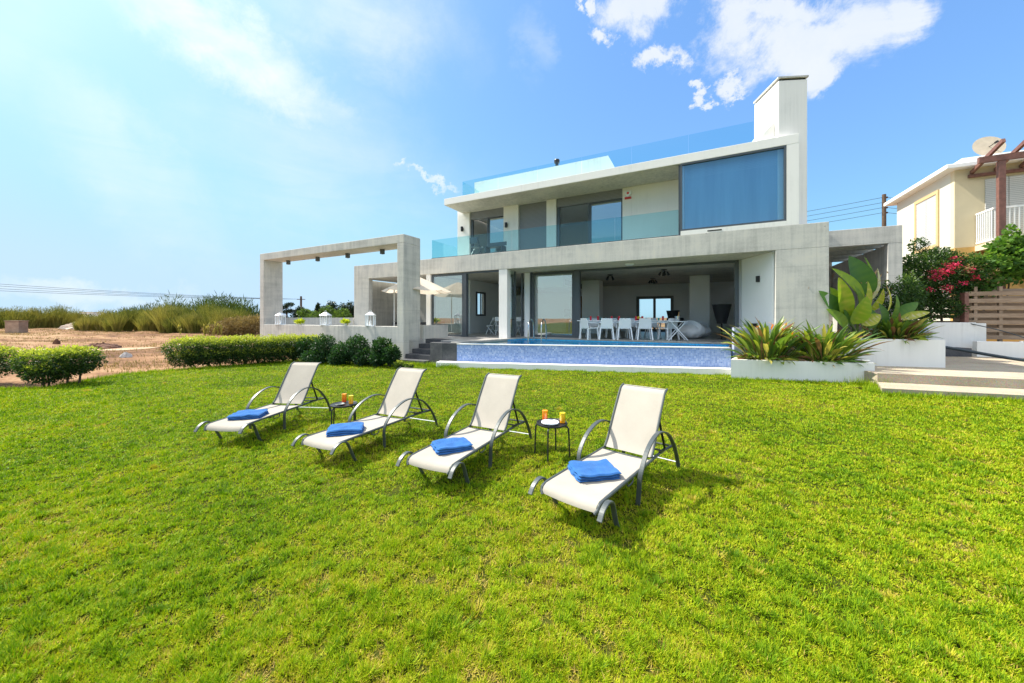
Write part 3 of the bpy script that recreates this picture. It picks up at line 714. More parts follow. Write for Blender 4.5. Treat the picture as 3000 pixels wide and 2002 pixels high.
# ================================================================ villa
vil = thing('villa', 'white and concrete two storey modern villa with glass balconies behind the pool', 'villa', (HX, HY, 0), HA)
def part(name, mat, fn, parent=None, **kw):
    m = MB(); fn(m); return m.build(name, mat, parent or vil, **kw)
# ground floor slab / fascia
part('floor_slab', 'concrete_soffit', lambda m: m.box(-5.3, 12.3, .252, 11.3, SOF+.002, SLAB-.002))
def fascia(m):
    m.box(-5.92, 13.58, 0, .25, SOF, SLAB)
part('fascia', 'concrete', fascia, bevel=.01)
part('pillar_wall', 'concrete', lambda m: m.box(-5.92, -4.82, .001, .25, -.05, SOF-.001), bevel=.01)
part('side_wall', 'concrete', lambda m: m.box(12.34, 13.58, .001, .25, -.05, SOF-.001), bevel=.01)
part('side_wall', 'concrete', lambda m: m.box(13.30, 13.58, .252, 11.3, -.05, SLAB))
# loggia left: back wall, roof beams
part('loggia_wall', 'concrete', lambda m: m.box(-5.30, -.80, 3.0, 3.2, FLOOR-.02, SOF))
part('loggia_wall', 'concrete', lambda m: m.box(-5.90, -5.62, .252, 3.2, .2, SOF))
part('bench', 'concrete', lambda m: m.box(-5.55, -2.2, 2.3, 2.98, FLOOR, FLOOR+.45))
part('cushion', 'darkstone', lambda m: m.box(-5.5, -2.25, 2.35, 2.95, FLOOR+.451, FLOOR+.6), bevel=.04)
# plain white pillar left of the glass
part('pillar', 'white', lambda m: m.box(-1.05, -.80, .03, .28, FLOOR, SOF))
part('pillar', 'white', lambda m: m.box(2.86, 3.25, .02, .34, FLOOR, SOF), bevel=.006)
# slanted side panel right of opening
def slant(m):
    m.prism([(12.335, .255), (12.30, .26), (11.62, 1.66), (11.75, 1.72), (12.9, 1.72), (12.9, .26)], FLOOR, SOF)
part('side_panel', 'interior', slant)
part('wall_lamp', 'dark_metal', lambda m: (m.box(-.04, .04, -.09, 0, -.10, .10)), loc=(12.03, .80, 2.78+.3), rotz=R(-64), bevel=.01)
part('socket_box', 'black', lambda m: (m.box(-.13, .13, -.05, 0, -.10, .10)), loc=(11.95, .98, 1.55), rotz=R(-64), bevel=.01)

# interior shell
def shell(m):
    m.box(-.80, 11.58, 10.6, 10.8, FLOOR, 1.0)
part('interior_wall', 'interior', lambda m: (m.box(-.80, 6.9, 10.4, 10.6, FLOOR, SOF), m.box(8.9, 12.4, 10.4, 10.6, FLOOR, SOF), m.box(6.9, 8.9, 10.4, 10.6, FLOOR+1.95+.15, SOF)))
part('interior_wall', 'interior', lambda m: (m.box(-.80, -.60, 3.0, 3.62, FLOOR, SOF), m.box(-.80, -.60, 4.5, 10.4, FLOOR, SOF), m.box(-.80, -.60, 3.62, 4.5, FLOOR, 1.95), m.box(-.80, -.60, 3.62, 4.5, 3.24, SOF)))
part('interior_wall', 'interior', lambda m: m.box(4.6, 5.55, 6.2, 7.0, FLOOR, SOF))
part('interior_wall', 'interior', lambda m: m.box(9.9, 10.75, 6.3, 7.6, FLOOR, SOF))
part('interior_wall', 'interior', lambda m: m.box(11.55, 11.8, 1.73, 3.6, FLOOR, SOF))
part('interior_wall', 'interior', lambda m: m.box(12.4, 12.6, 1.73, 5.0, FLOOR, SOF)); part('interior_wall', 'interior', lambda m: m.box(12.4, 12.6, 7.5, 10.6, FLOOR, SOF))
part('kitchen_cabinets', 'chairwhite', lambda m: (m.box(-.55, 3.9, 8.2, 8.8, FLOOR, 3.3), m.box(.0, 3.4, 7.1, 7.7, FLOOR, FLOOR+.9)), bevel=.01)
part('oven', 'frame', lambda m: (m.box(2.9, 3.5, 8.15, 8.199, 1.5, 2.35)))
part('sideboard', 'woodlight', lambda m: m.box(3.95, 4.55, 6.2, 6.9, FLOOR, 3.0))
def fr(m, x0, x1, y0, y1, z0, z1, t=.06):   # rectangular frame in xz plane
    m.box(x0, x0+t, y0, y1, z0, z1); m.box(x1-t, x1, y0, y1, z0, z1); m.box(x0+t, x1-t, y0, y1, z0, z0+t); m.box(x0+t, x1-t, y0, y1, z1-t, z1)
def fry(m, x0, x1, y0, y1, z0, z1, t=.06):
    m.box(x0, x1, y0, y0+t, z0, z1); m.box(x0, x1, y1-t, y1, z0, z1); m.box(x0, x1, y0+t, y1-t, z0, z0+t); m.box(x0, x1, y0+t, y1-t, z1-t, z1)
w = part('window', 'frame', lambda m: (fr(m, 6.85, 8.95, 10.3, 10.45, FLOOR, FLOOR+2.15, .16), m.box(7.82, 7.96, 10.31, 10.42, FLOOR+.16, FLOOR+1.99)))
part('pane', 'glass', lambda m: m.box(7.0, 8.8, 10.37, 10.38, FLOOR+.1, FLOOR+2.0), w)
w = part('window', 'frame', lambda m: (fry(m, -.62, -.54, 3.58, 4.54, 1.93, 3.26, .09), m.box(-.61, -.56, 4.03, 4.09, 2.0, 3.2)))
part('pane', 'glass', lambda m: m.box(-.70, -.69, 3.6, 4.5, 1.95, 3.24), w)
part('vent_grille', 'shutter', lambda m: (m.box(.9, 2.6, 8.16, 8.19, 3.42, 3.70)))
part('bulkhead', 'interior', lambda m: m.box(2.9, 4.55, 3.2, 7.0, 3.3, SOF-.001))
part('vent_grille', 'shutter', lambda m: (m.box(4.551, 4.57, 3.5, 6.5, 3.42, 3.68)))
# sliding doors, ground floor: name door > pane
def door(x0, x1, y, z0, z1, mat='glass', t=.07, par=None, name='door'):
    d = part(name, 'frame', lambda m: fr(m, x0, x1, y, y+.06, z0, z1, t), par)
    part('pane', mat, lambda m: m.box(x0+t-.01, x1-t+.01, y+.025, y+.037, z0+t-.01, z1-t+.01), d)
    return d
door(-.78, 1.02, .10, FLOOR, SOF-.03, 'doorglass', .09)
part('door_frame', 'frame', lambda m: (m.box(1.03, 1.17, .08, .26, FLOOR, SOF-.002), m.box(1.171, 2.855, .08, .2, SOF-.075, SOF-.002), m.box(1.171, 2.855, .08, .2, FLOOR-.005, FLOOR+.015)))
d = part('side_glazing', 'frame', lambda m: fry(m, -.79, -.73, .26, 2.98, FLOOR, SOF-.01, .07)); part('pane', 'glass', lambda m: m.box(-.765, -.755, .3, 2.95, FLOOR+.05, SOF-.05), d)
d = part('side_glazing', 'frame', lambda m: (m.box(3.16, 3.22, .82, .92, FLOOR, SOF-.01), m.box(3.16, 3.22, 1.52, 1.62, FLOOR, SOF-.01), m.box(3.16, 3.22, .345, .82, FLOOR, FLOOR+.06))); part('pane', 'doorglass', lambda m: m.box(3.185, 3.197, .35, .82, FLOOR+.05, SOF-.02), d)
part('pillar', 'interior', lambda m: m.box(3.28, 3.56, 1.62, 1.92, FLOOR, SOF-.001))
door(3.66, 5.62, 1.60, FLOOR, SOF-.04, 'doorglass', .10)
part('door_frame', 'frame', lambda m: (m.box(3.57, 3.65, 1.58, 1.74, FLOOR, SOF-.002), m.box(5.63, 5.86, 1.58, 1.78, FLOOR, SOF-.002), m.box(5.861, 11.54, 1.62, 1.74, SOF-.085, SOF-.002), m.box(5.861, 11.54, 1.62, 1.74, FLOOR-.005, FLOOR+.012), m.box(11.42, 11.545, 1.60, 1.72, FLOOR, SOF-.088)))
door(3.75, 5.55, 1.70, FLOOR+.01, SOF-.06, 'glass', .07)
part('soffit_light', 'chairwhite', lambda m: m.lathe([(.12, -.06), (.16, -.03), (.16, 0)], n=16), loc=(8.0, .85, SOF))
w = part('window', 'frame', lambda m: (fry(m, 12.34, 12.42, 5.0, 7.5, FLOOR, SOF-.01, .10), )); part('pane', 'glass', lambda m: m.box(12.37, 12.38, 5.05, 7.45, FLOOR+.05, SOF-.06), w)
# pipes/joints on soffit
# ---- upper floor
UV = 1.45
part('upper_wall', 'white', lambda m: m.box(-.29, .42, UV, UV+.25, SLAB, RSOF-.001))
part('upper_wall', 'white', lambda m: m.box(-.29, .02, UV+.002, UV+.25, RSOF, ROOF))
part('upper_wall', 'white', lambda m: m.box(2.30, 3.05, UV, UV+.25, SLAB, RSOF-.001))
part('upper_wall', 'white', lambda m: m.box(4.42, 4.86, UV, UV+.25, SLAB, RSOF-.001))
part('upper_wall', 'white', lambda m: m.box(7.63, 9.76, UV, UV+.25, SLAB, RSOF-.001))
part('upper_wall', 'white', lambda m: (m.box(-.29, -.05, UV+.252, 9.5, SLAB, ROOF), m.box(-.04, 12.9, 9.5, 9.75, SLAB, RSOF-.001), m.box(.2, 12.6, 6.3, 6.45, SLAB, RSOF-.001)))
part('upper_floor', 'interior', lambda m: m.box(-.04, 12.6, UV+.3, 9.45, SLAB+.001, SLAB+.02))
part('roof', 'white', lambda m: m.box(.02, 12.9, 0, 9.8, RSOF, ROOF), bevel=.008)
part('soffit', 'concrete_soffit', lambda m: m.box(.04, 9.72, .02, UV-.002, RSOF-.012, RSOF-.001))
# fix roof behind the wall end: openings
def updoor(x0, x1, split, opened=True):
    part('shutter_box', 'shutter', lambda m: m.box(x0, x1, UV+.06, UV+.24, RSOF-.36, RSOF-.002))
    door(split, x1, UV+.12, SLAB+.02, RSOF-.37, 'doorglass', .06)
    d = part('door_frame', 'frame', lambda m: (m.box(x0, x0+.12, UV+.1, UV+.2, SLAB, RSOF-.365), m.box(split-.06, split-.005, UV+.10, UV+.2, SLAB, RSOF-.365)))
updoor(.43, 2.29, 1.42); updoor(4.87, 7.62, 6.30)
part('roller_shutter', 'shutter', lambda m: m.box(3.06, 4.41, UV+.12, UV+.18, SLAB, RSOF-.005))
part('curtain', 'interior', lambda m: [m.box(.2+.08*i, .27+.08*i, 5.2+.05*(i % 2), 5.23+.05*(i % 2), SLAB, RSOF-.3) for i in range(10)])
# projecting window box
def boxframe(m):
    m.box(12.61, 12.9, 0.002, 1.9, SLAB, RSOF-.001)
    m.box(9.77, 12.608, .002, 1.9, SLAB, 4.70)
part('bay_wall', 'white', boxframe)
part('bay_wall', 'interior', lambda m: m.box(9.77, 9.87, .15, 1.9, 4.701, RSOF-.001))
w = part('large_window', 'frame', lambda m: fr(m, 9.76, 12.605, .01, .12, 4.702, RSOF-.004, .055))
part('pane', 'winglass', lambda m: m.box(9.81, 12.555, .06, .075, 4.755, RSOF-.055), w)
part('blind', 'blind', lambda m: m.box(9.88, 12.6, .20, .22, 4.702, RSOF-.003), w)
part('sill_slot', 'black', lambda m: m.box(10.55, 10.95, -.004, .001, 4.60, 4.64))
part('shadow_gap', 'frame', lambda m: m.box(9.70, 9.758, .10, .2, SLAB, RSOF-.013))
# outer right wall of upper floor
part('upper_wall', 'white', lambda m: m.box(12.61, 12.9, 1.91, 9.48, SLAB, RSOF-.001))
# chimney (own grid)
ch = MB(); cx, cy = loc_h(8.02, 10.92); ang = R(-5)-HA
chm = part('chimney', 'white', lambda m: m.box(0, .80, 0, 1.25, SLAB+.001, 8.96), loc=(cx, cy, 0), rotz=ang)
m = MB(); m.box(.03, .77, .03, 1.22, 8.961, 9.02); m.build('vent_gap', 'dark_metal', chm)
m = MB(); m.box(-.03, .83, -.03, 1.28, 9.021, 9.07); m.build('cap', 'concrete', chm)
part('chimney_shoulder', 'white', lambda m: m.prism_dir([(-.55, 0.2, ROOF+.001), (-.002, .2, ROOF+.001), (-.002, .2, ROOF+.62), (-.12, .2, ROOF+.50)], (0, .9, 0)), loc=(cx, cy, 0), rotz=ang)
# railings
def rail(name, pts, z0, z1, n_per=1.9, mat='railglass'):
    r = None
    for (a, b) in zip(pts[:-1], pts[1:]):
        a = Vector(a); b = Vector(b); L = (b-a).length; n = max(1, round(L/n_per)); d = (b-a)/n
        for i in range(n):
            p = a+d*i; q = p+d*.992; nn = Vector((-d.y, d.x)).normalized()*.014
            part(name, mat, lambda m: m.prism([tuple(p), tuple(q), tuple(q+nn), tuple(p+nn)], z0, z1))
rail('balcony_glass', [(9.70, .06), (-.72, .06), (-.72, 3.4)], SLAB+.003, 5.43)
rail('roof_glass', [(11.85, .60), (.62, .60), (.62, 5.2)], ROOF+.003, 8.10, mat='roofglass')
part('rail_channel', 'alu', lambda m: (m.box(-.74, 9.70, .045, .09, SLAB+.001, SLAB+.035)))
part('rooftop_block', 'white', lambda m: m.prism_dir([(.35, 2.0, ROOF+.002), (7.62, 2.0, ROOF+.002), (6.95, 2.0, 8.57), (.35, 2.0, 8.57)], (0, 3.2, 0)))
part('flue', 'dark_metal', lambda m: (m.lathe([(.07, 0), (.07, .30)], n=12), m.lathe([(.12, .30), (.13, .42), (.11, .46)], n=12)), loc=(4.55, 2.4, 8.571))
for (s, z) in ((.04, 6.15), (2.48, 6.06)):
    part('wall_lamp', 'dark_metal', lambda m: (m.lathe([(.06, -.11), (.065, .11)], (0, -.09, 0), 14), m.box(-.035, .035, -.09, 0, -.05, .05)), loc=(s, UV-.001, z))
al = part('alarm_box', 'chairwhite', lambda m: m.prism_dir([(-.12, 0, .08), (-.12, 0, .22), (.12, 0, .22), (.12, 0, .08), (.0, 0, -.02)], (0, -.08, 0)), loc=(7.85, UV-.002, 6.55))
m = MB(); m.box(-.12, .12, -.082, 0, -.08, -.022); m.build('red_base', 'redpaint', al)
m = MB(); m.lathe([(.045, 0), (.045, .004)], n=14); o = m.build('red_badge', 'redpaint', al, loc=(0, -.081, .13)); o.rotation_euler = (PI/2, 0, 0)
# balcony things
t = thing('balcony_chair', 'small dark folding chair on the upstairs balcony', 'chair', H(1.35, .62, SLAB), HA)
m = MB()
for sx in (-.2, .2):
    m.beam((sx, -.2, 0), (sx, .22, .5), .03, .03); m.beam((sx, .2, 0), (sx, -.22, .85), .03, .03)
m.build('frame', 'frame', t)
m = MB(); m.box(-.2, .2, -.18, .22, .44, .47); m.build('seat', 'frame', t)
m = MB(); m.box(-.2, .2, -.25, -.22, .58, .86); m.build('backrest', 'frame', t)
t = thing('balcony_bench', 'low dark slatted bench beside the folding chair on the balcony', 'bench', H(2.35, .60, SLAB), HA)
m = MB(); [m.box(-.45, .45, -.2+.1*i, -.12+.1*i, .36, .39) for i in range(4)]; m.build('seat', 'frame', t)
m = MB(); m.box(-.45, .45, .20, .23, .45, .62); m.build('backrest', 'frame', t)
for sx in (-.42, .39):
    m = MB(); m.box(sx, sx+.04, -.2, .22, 0, .36); m.build('leg', 'frame', t)

# right rear concrete frame (carport)
cp = thing('concrete_carport', 'open concrete frame with cross beams right of the villa', 'carport', H(14.0, 4.5), HA)
CZ = 5.12
m = MB(); m.box(.003, 2.70, 0, .3, CZ-.62, CZ); m.build('beam', 'concrete', cp, bevel=.01)
m = MB(); m.box(2.32, 2.70, 0.002, .3, -.05, CZ-.621); m.build('post', 'concrete', cp, bevel=.01)
for i in range(1, 5):
    m = MB(); m.box(.003, 2.70, i*1.2, i*1.2+.24, CZ-.60, CZ-.225); m.build('cross_beam', 'concrete', cp)
m = MB(); m.box(.003, 2.7, .31, 6.8, CZ-.22, CZ-.015); m.build('roof_slab', 'concrete', cp)
m = MB(); m.box(2.42, 2.70, .32, 7.0, -.05, CZ-.62); m.build('side_wall', 'concrete', cp)
m = MB(); m.box(.003, 2.4, 6.5, 6.8, -.05, CZ-.03); m.build('back_wall', 'concrete', cp)
def enlarge_about_camera(objs):
    # the house and everything on its terrace are enlarged about the camera position
    for o in objs:
        if o.parent is None:
            o.location = Vector((o.location.x*1.08, o.location.y*1.08, o.location.z*1.08-.148)); o.scale = [s_*1.08 for s_ in o.scale]
enlarge_about_camera([o for o in bpy.data.objects if o not in EXCL])
# ================================================================ sun loungers
def sling(pts, x0, x1, sag, mb, nx=8):
    """fabric strip: pts = list of (y,z) along, between x0 and x1"""
    vs = []; L = len(pts)
    for i, (y, z) in enumerate(pts):
        for k in range(nx+1):
            t = k/nx; vs.append((x0+(x1-x0)*t, y, z-sag*4*t*(1-t)))
    fs = [(i*(nx+1)+k, i*(nx+1)+k+1, (i+1)*(nx+1)+k+1, (i+1)*(nx+1)+k) for i in range(L-1) for k in range(nx)]
    mb.add(vs, fs)
def make_lounger():
    t = thing('sun_lounger', 'x', 'sun lounger')
    z0 = .315
    m = MB(); sling([(y, z) for (y, z) in [(-.015, .245), (-.01, .27), (.01, .298), (.05, .315)]+[(.05+i*.1, .318) for i in range(1, 12)]+[(1.19, .318)]], -.268, .268, .012, m); m.build('seat', 'sling', t, smooth=True)
    bp = bez([(0, 1.25, .33), (0, 1.33, .42), (0, 1.49, .67), (0, 1.65, .90), (0, 1.70, .96), (0, 1.78, .99)], 5)
    m = MB(); sling([(p.y, p.z) for p in bp], -.262, .262, .0, m)
    o = m.build('backrest', 'sling', t, smooth=True)
    for sx in (-1, 1):
        m = MB(); x = sx*.283
        m.tube(bez([(x*.93, -.02, .235), (x, .0, .27), (x, .05, .305), (x, .3, .312), (x, 1.2, .312), (x, 1.6, .31), (x*1.08, 1.87, .30)], 5), .0155, 8); m.build('side_rail', 'alu', t, smooth=True)
        m = MB(); m.tube([(sx*.272, p.y, p.z) for p in bp], .0135, 8); m.build('back_rail', 'alu', t, smooth=True)
        x = sx*.345
        pth = bez([(sx*.30, .80, .0), (sx*.315, .785, .12), (sx*.335, .76, .28), (x, .80, .39), (x, .94, .52), (x, 1.15, .60), (x, 1.35, .60), (x, 1.6, .505), (x, 1.8, .32), (x, 1.93, .12), (x, 1.97, .0)], 5)
        m = MB(); m.bar(pth, .046, .017); m.build('armrest', 'alu', t, bevel=.005)
        pth = bez([(x, -.10, .235), (x, -.045, .30), (x, .04, .335), (x, .12, .31), (x*.97, .18, .22), (x*.94, .24, .10), (x*.92, .30, .0)], 5)
        m = MB(); m.bar(pth, .046, .017); m.build('leg', 'alu', t, bevel=.005)
        m = MB(); m.beam((sx*.285, 1.66, .31), (sx*.272, 1.50, .68), .022, .016); m.beam((sx*.285, 1.66, .315), (sx*.29, 1.46, .335), .02, .02); m.build('back_stay', 'dark_metal', t)
        m = MB(); m.tube(bez([(sx*.285, .72, .30), (sx*.285, .70, .255), (sx*.285, .60, .255), (sx*.285, .58, .30)], 4), .007, 6); m.build('rail_hook', 'alu', t)
    for (y, z, r) in ((.02, .262, .010), (.55, .285, .010), (1.22, .30, .012), (1.62, .30, .010), (1.85, .30, .012), (bp[-1].y-.02, bp[-1].z-.012, .010)):
        m = MB(); m.tube([(-.275, y, z), (.275, y, z)], r, 6); m.build('cross_bar', 'alu', t)
    m = MB(); m.tube([(-.34, 1.955, .085), (.34, 1.955, .085)], .007, 6); m.build('stretcher', 'chairwhite', t)
    return t
lp = [((-4.10, 5.16), 83.5, 'leftmost cream sling sun lounger with blue towel, left of the first side table'),
      ((-2.40, 4.50), 65.5, 'second sun lounger from the left, standing right of the side table with the dark ashtray'),
      ((-.89, 3.87), 64, 'third sun lounger from the left, beside the side table with the white plate'),
      ((.49, 3.16), 49.5, 'nearest cream sling sun lounger, right of the side table with the white plate')]
l0 = make_lounger()
for i, ((x, y), a, lab) in enumerate(lp):
    l = l0 if i == 0 else copy_tree(l0)
    l.location = (x, y, 0.0); l.rotation_euler.z = R(a-90); l['label'] = lab; l['group'] = 'sun loungers in a row on the lawn'
# towels
def make_towel(seed, w, d, loc, rz, lab):
    g = np.random.default_rng(seed); m = MB(); nx, ny = 34, 30
    layers = 3
    def hfun(x, y): return .004*math.sin(14*x+seed)+.0045*math.sin(11*y+17*x+seed*2)+.003*math.sin(31*x-23*y+seed)+.0025*math.sin(43*y+seed)
    for L in range(layers):
        z0 = L*.023; sh = (.006*math.sin(seed+L*2), .007*math.cos(seed*1.7+L)); vs = []; t = .022 if L < 2 else .027
        for s_ in (0, 1):
            for j in range(ny+1):
                for i in range(nx+1):
                    u = i/nx*2-1; v = j/ny*2-1; 
                    e = max(abs(u), abs(v)); rr = 1-max(0, e-.9)/.1; rr = math.sqrt(max(0, 1-(1-rr)**2))
                    x = u*w/2*(1-.03*v*v)+sh[0]+.004*math.sin(9*v+seed+L); y = v*d/2*(1-.02*u*u)+sh[1]+.004*math.sin(8*u+seed*3+L)
                    z = z0+t/2+(t/2*rr)*(1 if s_ else -1)+(hfun(x, y) if (s_ or L) else 0)*(.5+.5*L/2)
                    vs.append((x, y, max(z, .0)))
        fs = []; n1 = (nx+1)*(ny+1)
        for j in range(ny):
            for i in range(nx):
                a = j*(nx+1)+i; fs.append((a+1, a, a+nx+1, a+nx+2)); fs.append((n1+a, n1+a+1, n1+a+nx+2, n1+a+nx+1))
        for i in range(nx): fs.append((i, i+1, n1+i+1, n1+i)); b = ny*(nx+1)+i; fs.append((b+1, b, n1+b, n1+b+1))
        for j in range(ny): a = j*(nx+1); fs.append((a+nx+1, a, n1+a, n1+a+nx+1)); b = a+nx; fs.append((b, b+nx+1, n1+b+nx+1, n1+b))
        m.add(vs, fs)
    o = m.build('folded_towel', 'towel', loc=loc, rotz=rz, smooth=True); tag(o, lab, 'towel', 'folded blue towels on the loungers')
make_towel(1, .44, .36, (-4.08, 5.63, .306), R(13), 'folded blue towel on the leftmost sun lounger')
make_towel(2, .44, .36, (-2.24, 4.90, .306), R(17), 'folded blue towel on the second sun lounger from the left')
make_towel(3, .42, .34, (-.71, 4.27, .306), R(26), 'crumpled folded blue towel on the third sun lounger from the left')
make_towel(4, .43, .36, (.80, 3.58, .306), R(10), 'folded blue towel on the nearest sun lounger')

# side tables
def make_table():
    t = thing('side_table', 'x', 'side table')
    m = MB(); m.lathe([(0, .438), (.19, .438), (.202, .445), (.205, .455), (.202, .464), (.196, .466), (.19, .460), (0, .459)], n=40); m.build('tabletop', 'dark_metal', t, smooth=True)
    for k in range(4):
        a = PI/4+k*PI/2+.35; c, s = math.cos(a), math.sin(a)
        m = MB(); m.tube(bez([(c*.12, s*.12, .432), (c*.18, s*.18, .43), (c*.212, s*.212, .41), (c*.222, s*.222, .36), (c*.235, s*.235, 0)], 5), .0105, 8); m.build('leg', 'dark_metal', t, smooth=True)
    return t
t0 = make_table(); T2 = Vector((.527, 4.79)); T1 = Vector((-2.70, 5.83))
t0.location = (*T1, 0); t0['label'] = 'round black side table between the two leftmost loungers'; t0['group'] = 'side tables between the loungers'
t1 = copy_tree(t0); t1.location = (*T2, 0); t1.rotation_euler.z = .1; t1['label'] = 'round black side table with white plate beside the nearest lounger'
def make_glass(loc, mat, lab):
    t = thing('juice_glass', lab, 'glass', loc)
    m = MB(); m.lathe([(0, 0), (.036, 0), (.040, .165), (.0385, .165), (.0345, .008), (0, .008)], n=24); m.build('tumbler', 'cupglass', t, smooth=True)
    m = MB(); m.lathe([(0, .009), (.034, .009), (.0375, .138), (0, .138)], n=24); m.build('juice', mat, t, smooth=True)
ZT2 = .466
make_glass((T2.x-.085, T2.y+.09, ZT2-.005), 'juice_red', 'glass of red orange juice on the table beside the nearest lounger')
make_glass((T2.x+.135, T2.y-.03, ZT2-.005), 'juice_amber', 'glass of amber juice right of the white plate')
make_glass((T1.x-.04, T1.y+.10, ZT2-.005), 'juice_red', 'glass of red orange juice on the table between the leftmost loungers')
make_glass((T1.x+.125, T1.y-.02, ZT2-.005), 'juice_amber', 'glass of amber juice beside the dark ashtray')
m = MB(); m.lathe([(0, 0), (.06, 0), (.075, .008), (.112, .018), (.114, .021), (.11, .022), (.074, .012), (0, .009)], n=36)
for k in range(2): m.lathe([(0, .010+k*.008), (.075, .011+k*.008), (.113, .021+k*.007), (.114, .025+k*.007), (.11, .026+k*.007), (.074, .016+k*.008), (0, .014+k*.008)], n=36)
o = m.build('plate', 'chairwhite', loc=(T2.x-.03, T2.y-.06, ZT2-.006), smooth=True); tag(o, 'stack of white plates on the black side table beside the nearest lounger', 'plate')
m = MB(); m.lathe([(0, 0), (.05, 0), (.075, .02), (.072, .022), (.045, .006), (0, .006)], n=28)
o = m.build('ashtray', 'alu', loc=(T1.x-.02, T1.y-.09, ZT2-.005), smooth=True); tag(o, 'shallow dark ashtray on the table between the leftmost loungers', 'ashtray')

EXCL = set(bpy.data.objects)
# ================================================================ terrace dining set and interior
def make_chair():
    t = thing('dining_chair', 'x', 'chair')   # faces +y, origin centre of seat at floor
    m = MB(); m.prism_dir([(-.235, -.2, .42), (.235, -.2, .42), (.25, .24, .44), (-.25, .24, .44)], (0, 0, .035)); m.build('seat', 'chairwhite', t, bevel=.01)
    m = MB(); m.prism_dir([(-.245, -.215, .44), (.245, -.215, .44), (.21, -.275, .83), (-.21, -.275, .83)], (0, .03, 0)); m.build('backrest', 'chairwhite', t, bevel=.012)
    for sx in (-1, 1):
        for (y0, y1) in ((-.215, -.27), (.22, .25)):
            m = MB(); m.beam((sx*.225, y0, .45), (sx*.275, y1, 0), .045, .045); m.build('leg', 'chairwhite', t, bevel=.005)
        m = MB(); m.bar([(sx*.24, -.235, .66), (sx*.262, .0, .655), (sx*.268, .2, .64), (sx*.262, .245, .60), (sx*.25, .24, .45)], .045, .02); m.build('armrest', 'chairwhite', t)
    return t
c0 = make_chair(); used = [False]
def chair(x, y, rz, lab, grp='white armchairs round the dining table'):
    c = c0 if not used[0] else copy_tree(c0); used[0] = True
    c.location = (x, y, FLOOR+.0); c.rotation_euler.z = rz; c['label'] = lab; c['group'] = grp
ta = R(-10)
TB = Vector((4.62, 14.72))
def tl(x, y): return (TB.x+x*math.cos(ta)-y*math.sin(ta), TB.y+x*math.sin(ta)+y*math.cos(ta))
for i, (px, Yc, d, lab) in enumerate([(1776, 14.25, 0, 'white armchair seen from behind, second from the left at the dining table'), (1828, 14.15, .03, 'white armchair seen from behind, third from the left at the dining table'),
                                (1887, 14.05, -.03, 'white armchair seen from behind, fourth from the left at the dining table')]):
    chair((px-1500)/F*Yc, Yc, ta+d, lab)
chair((1726-1500)/F*14.35, 14.35, ta+R(-55), 'white armchair turned sideways at the left end of the dining table')
chair((1958-1500)/F*14.15, 14.15, ta+R(28), 'white armchair nearest the small folding table with the ice bucket')
for i, x in enumerate((-1.3, -.45, .4, 1.2)):
    q = tl(x, .85); chair(q[0], q[1], ta+PI, ['white armchair on the far side of the dining table, first from the left', 'white armchair on the far side of the dining table, second from the left', 'white armchair on the far side of the dining table, third from the left', 'white armchair on the far side of the dining table, fourth from the left'][i])
t = thing('dining_table', 'long white dining table set with coloured glasses behind the pool', 'table', (TB.x, TB.y, FLOOR), ta)
m = MB(); m.box(-1.95, 1.75, -.45, .45, .715, .745); m.build('tabletop', 'chairwhite', t, bevel=.005)
for sx in (-1.85, 1.6):
    for sy in (-.38, .36):
        m = MB(); m.box(sx, sx+.06, sy, sy+.06, 0, .714); m.build('leg', 'chairwhite', t)
m = MB(); m.box(-1.8, 1.6, -.40, -.37, .66, .714); m.build('apron', 'chairwhite', t)
M['cup_teal'] = simple('teal_glass', (.02, .30, .30), .2, var=.05); M['cup_red'] = simple('red_glass', (.6, .03, .06), .2, var=.05); M['fruit'] = simple('yellow_fruit', (.75, .50, .03), .5, var=.2, scale=20)
pos = [(-1.55, 'cup_teal', 0), (-1.4, 'cup_red', 1), (-1.1, 'cup_red', 1), (-.98, 'cup_teal', 0), (-.8, 'cup_teal', 0), (-.55, 'cup_red', 1), (-.3, 'cup_red', 1), (-.15, 'cup_teal', 0), (.12, 'cup_teal', 0), (.35, 'cup_red', 1), (.62, 'cup_red', 1), (.80, 'cup_teal', 0), (1.2, 'cup_teal', 0), (1.4, 'cup_red', 1)]
cups = {'cup_teal': 'small teal glass standing on the long dining table', 'cup_red': 'red glass tumbler standing on the long dining table'}
for i, (x, mt, k) in enumerate(pos):
    y = -.25+.18*(i % 3); q = tl(x, y); m = MB(); hh = .10 if k == 0 else .17
    m.lathe([(0, 0), (.032, 0), (.042, hh), (.038, hh), (.028, .01), (0, .01)], n=12)
    o = m.build('drinking_glass', mt, loc=(*q, FLOOR+.745), smooth=True); tag(o, cups[mt], 'glass', 'teal glasses on the dining table' if k == 0 else 'red glasses on the dining table')
q = tl(.5, .05); fb = thing('fruit_bowl', 'bowl of yellow fruit in the middle of the dining table', 'fruit bowl', (*q, FLOOR+.745))
m = MB(); m.lathe([(0, 0), (.08, 0), (.2, .06), (.195, .065), (.07, .01), (0, .01)], n=24); m.build('bowl', 'cup_red', fb, smooth=True)
for k in range(7):
    a = k*2*PI/6; rr = 0 if k == 6 else .10; m = MB(); m.lathe([(.045*math.sin(b), -.045*math.cos(b)) for b in np.linspace(0, PI, 9)], (rr*math.cos(a), rr*math.sin(a), .08+(.05 if k == 6 else 0)), 12); m.build('fruit', 'fruit', fb, smooth=True)
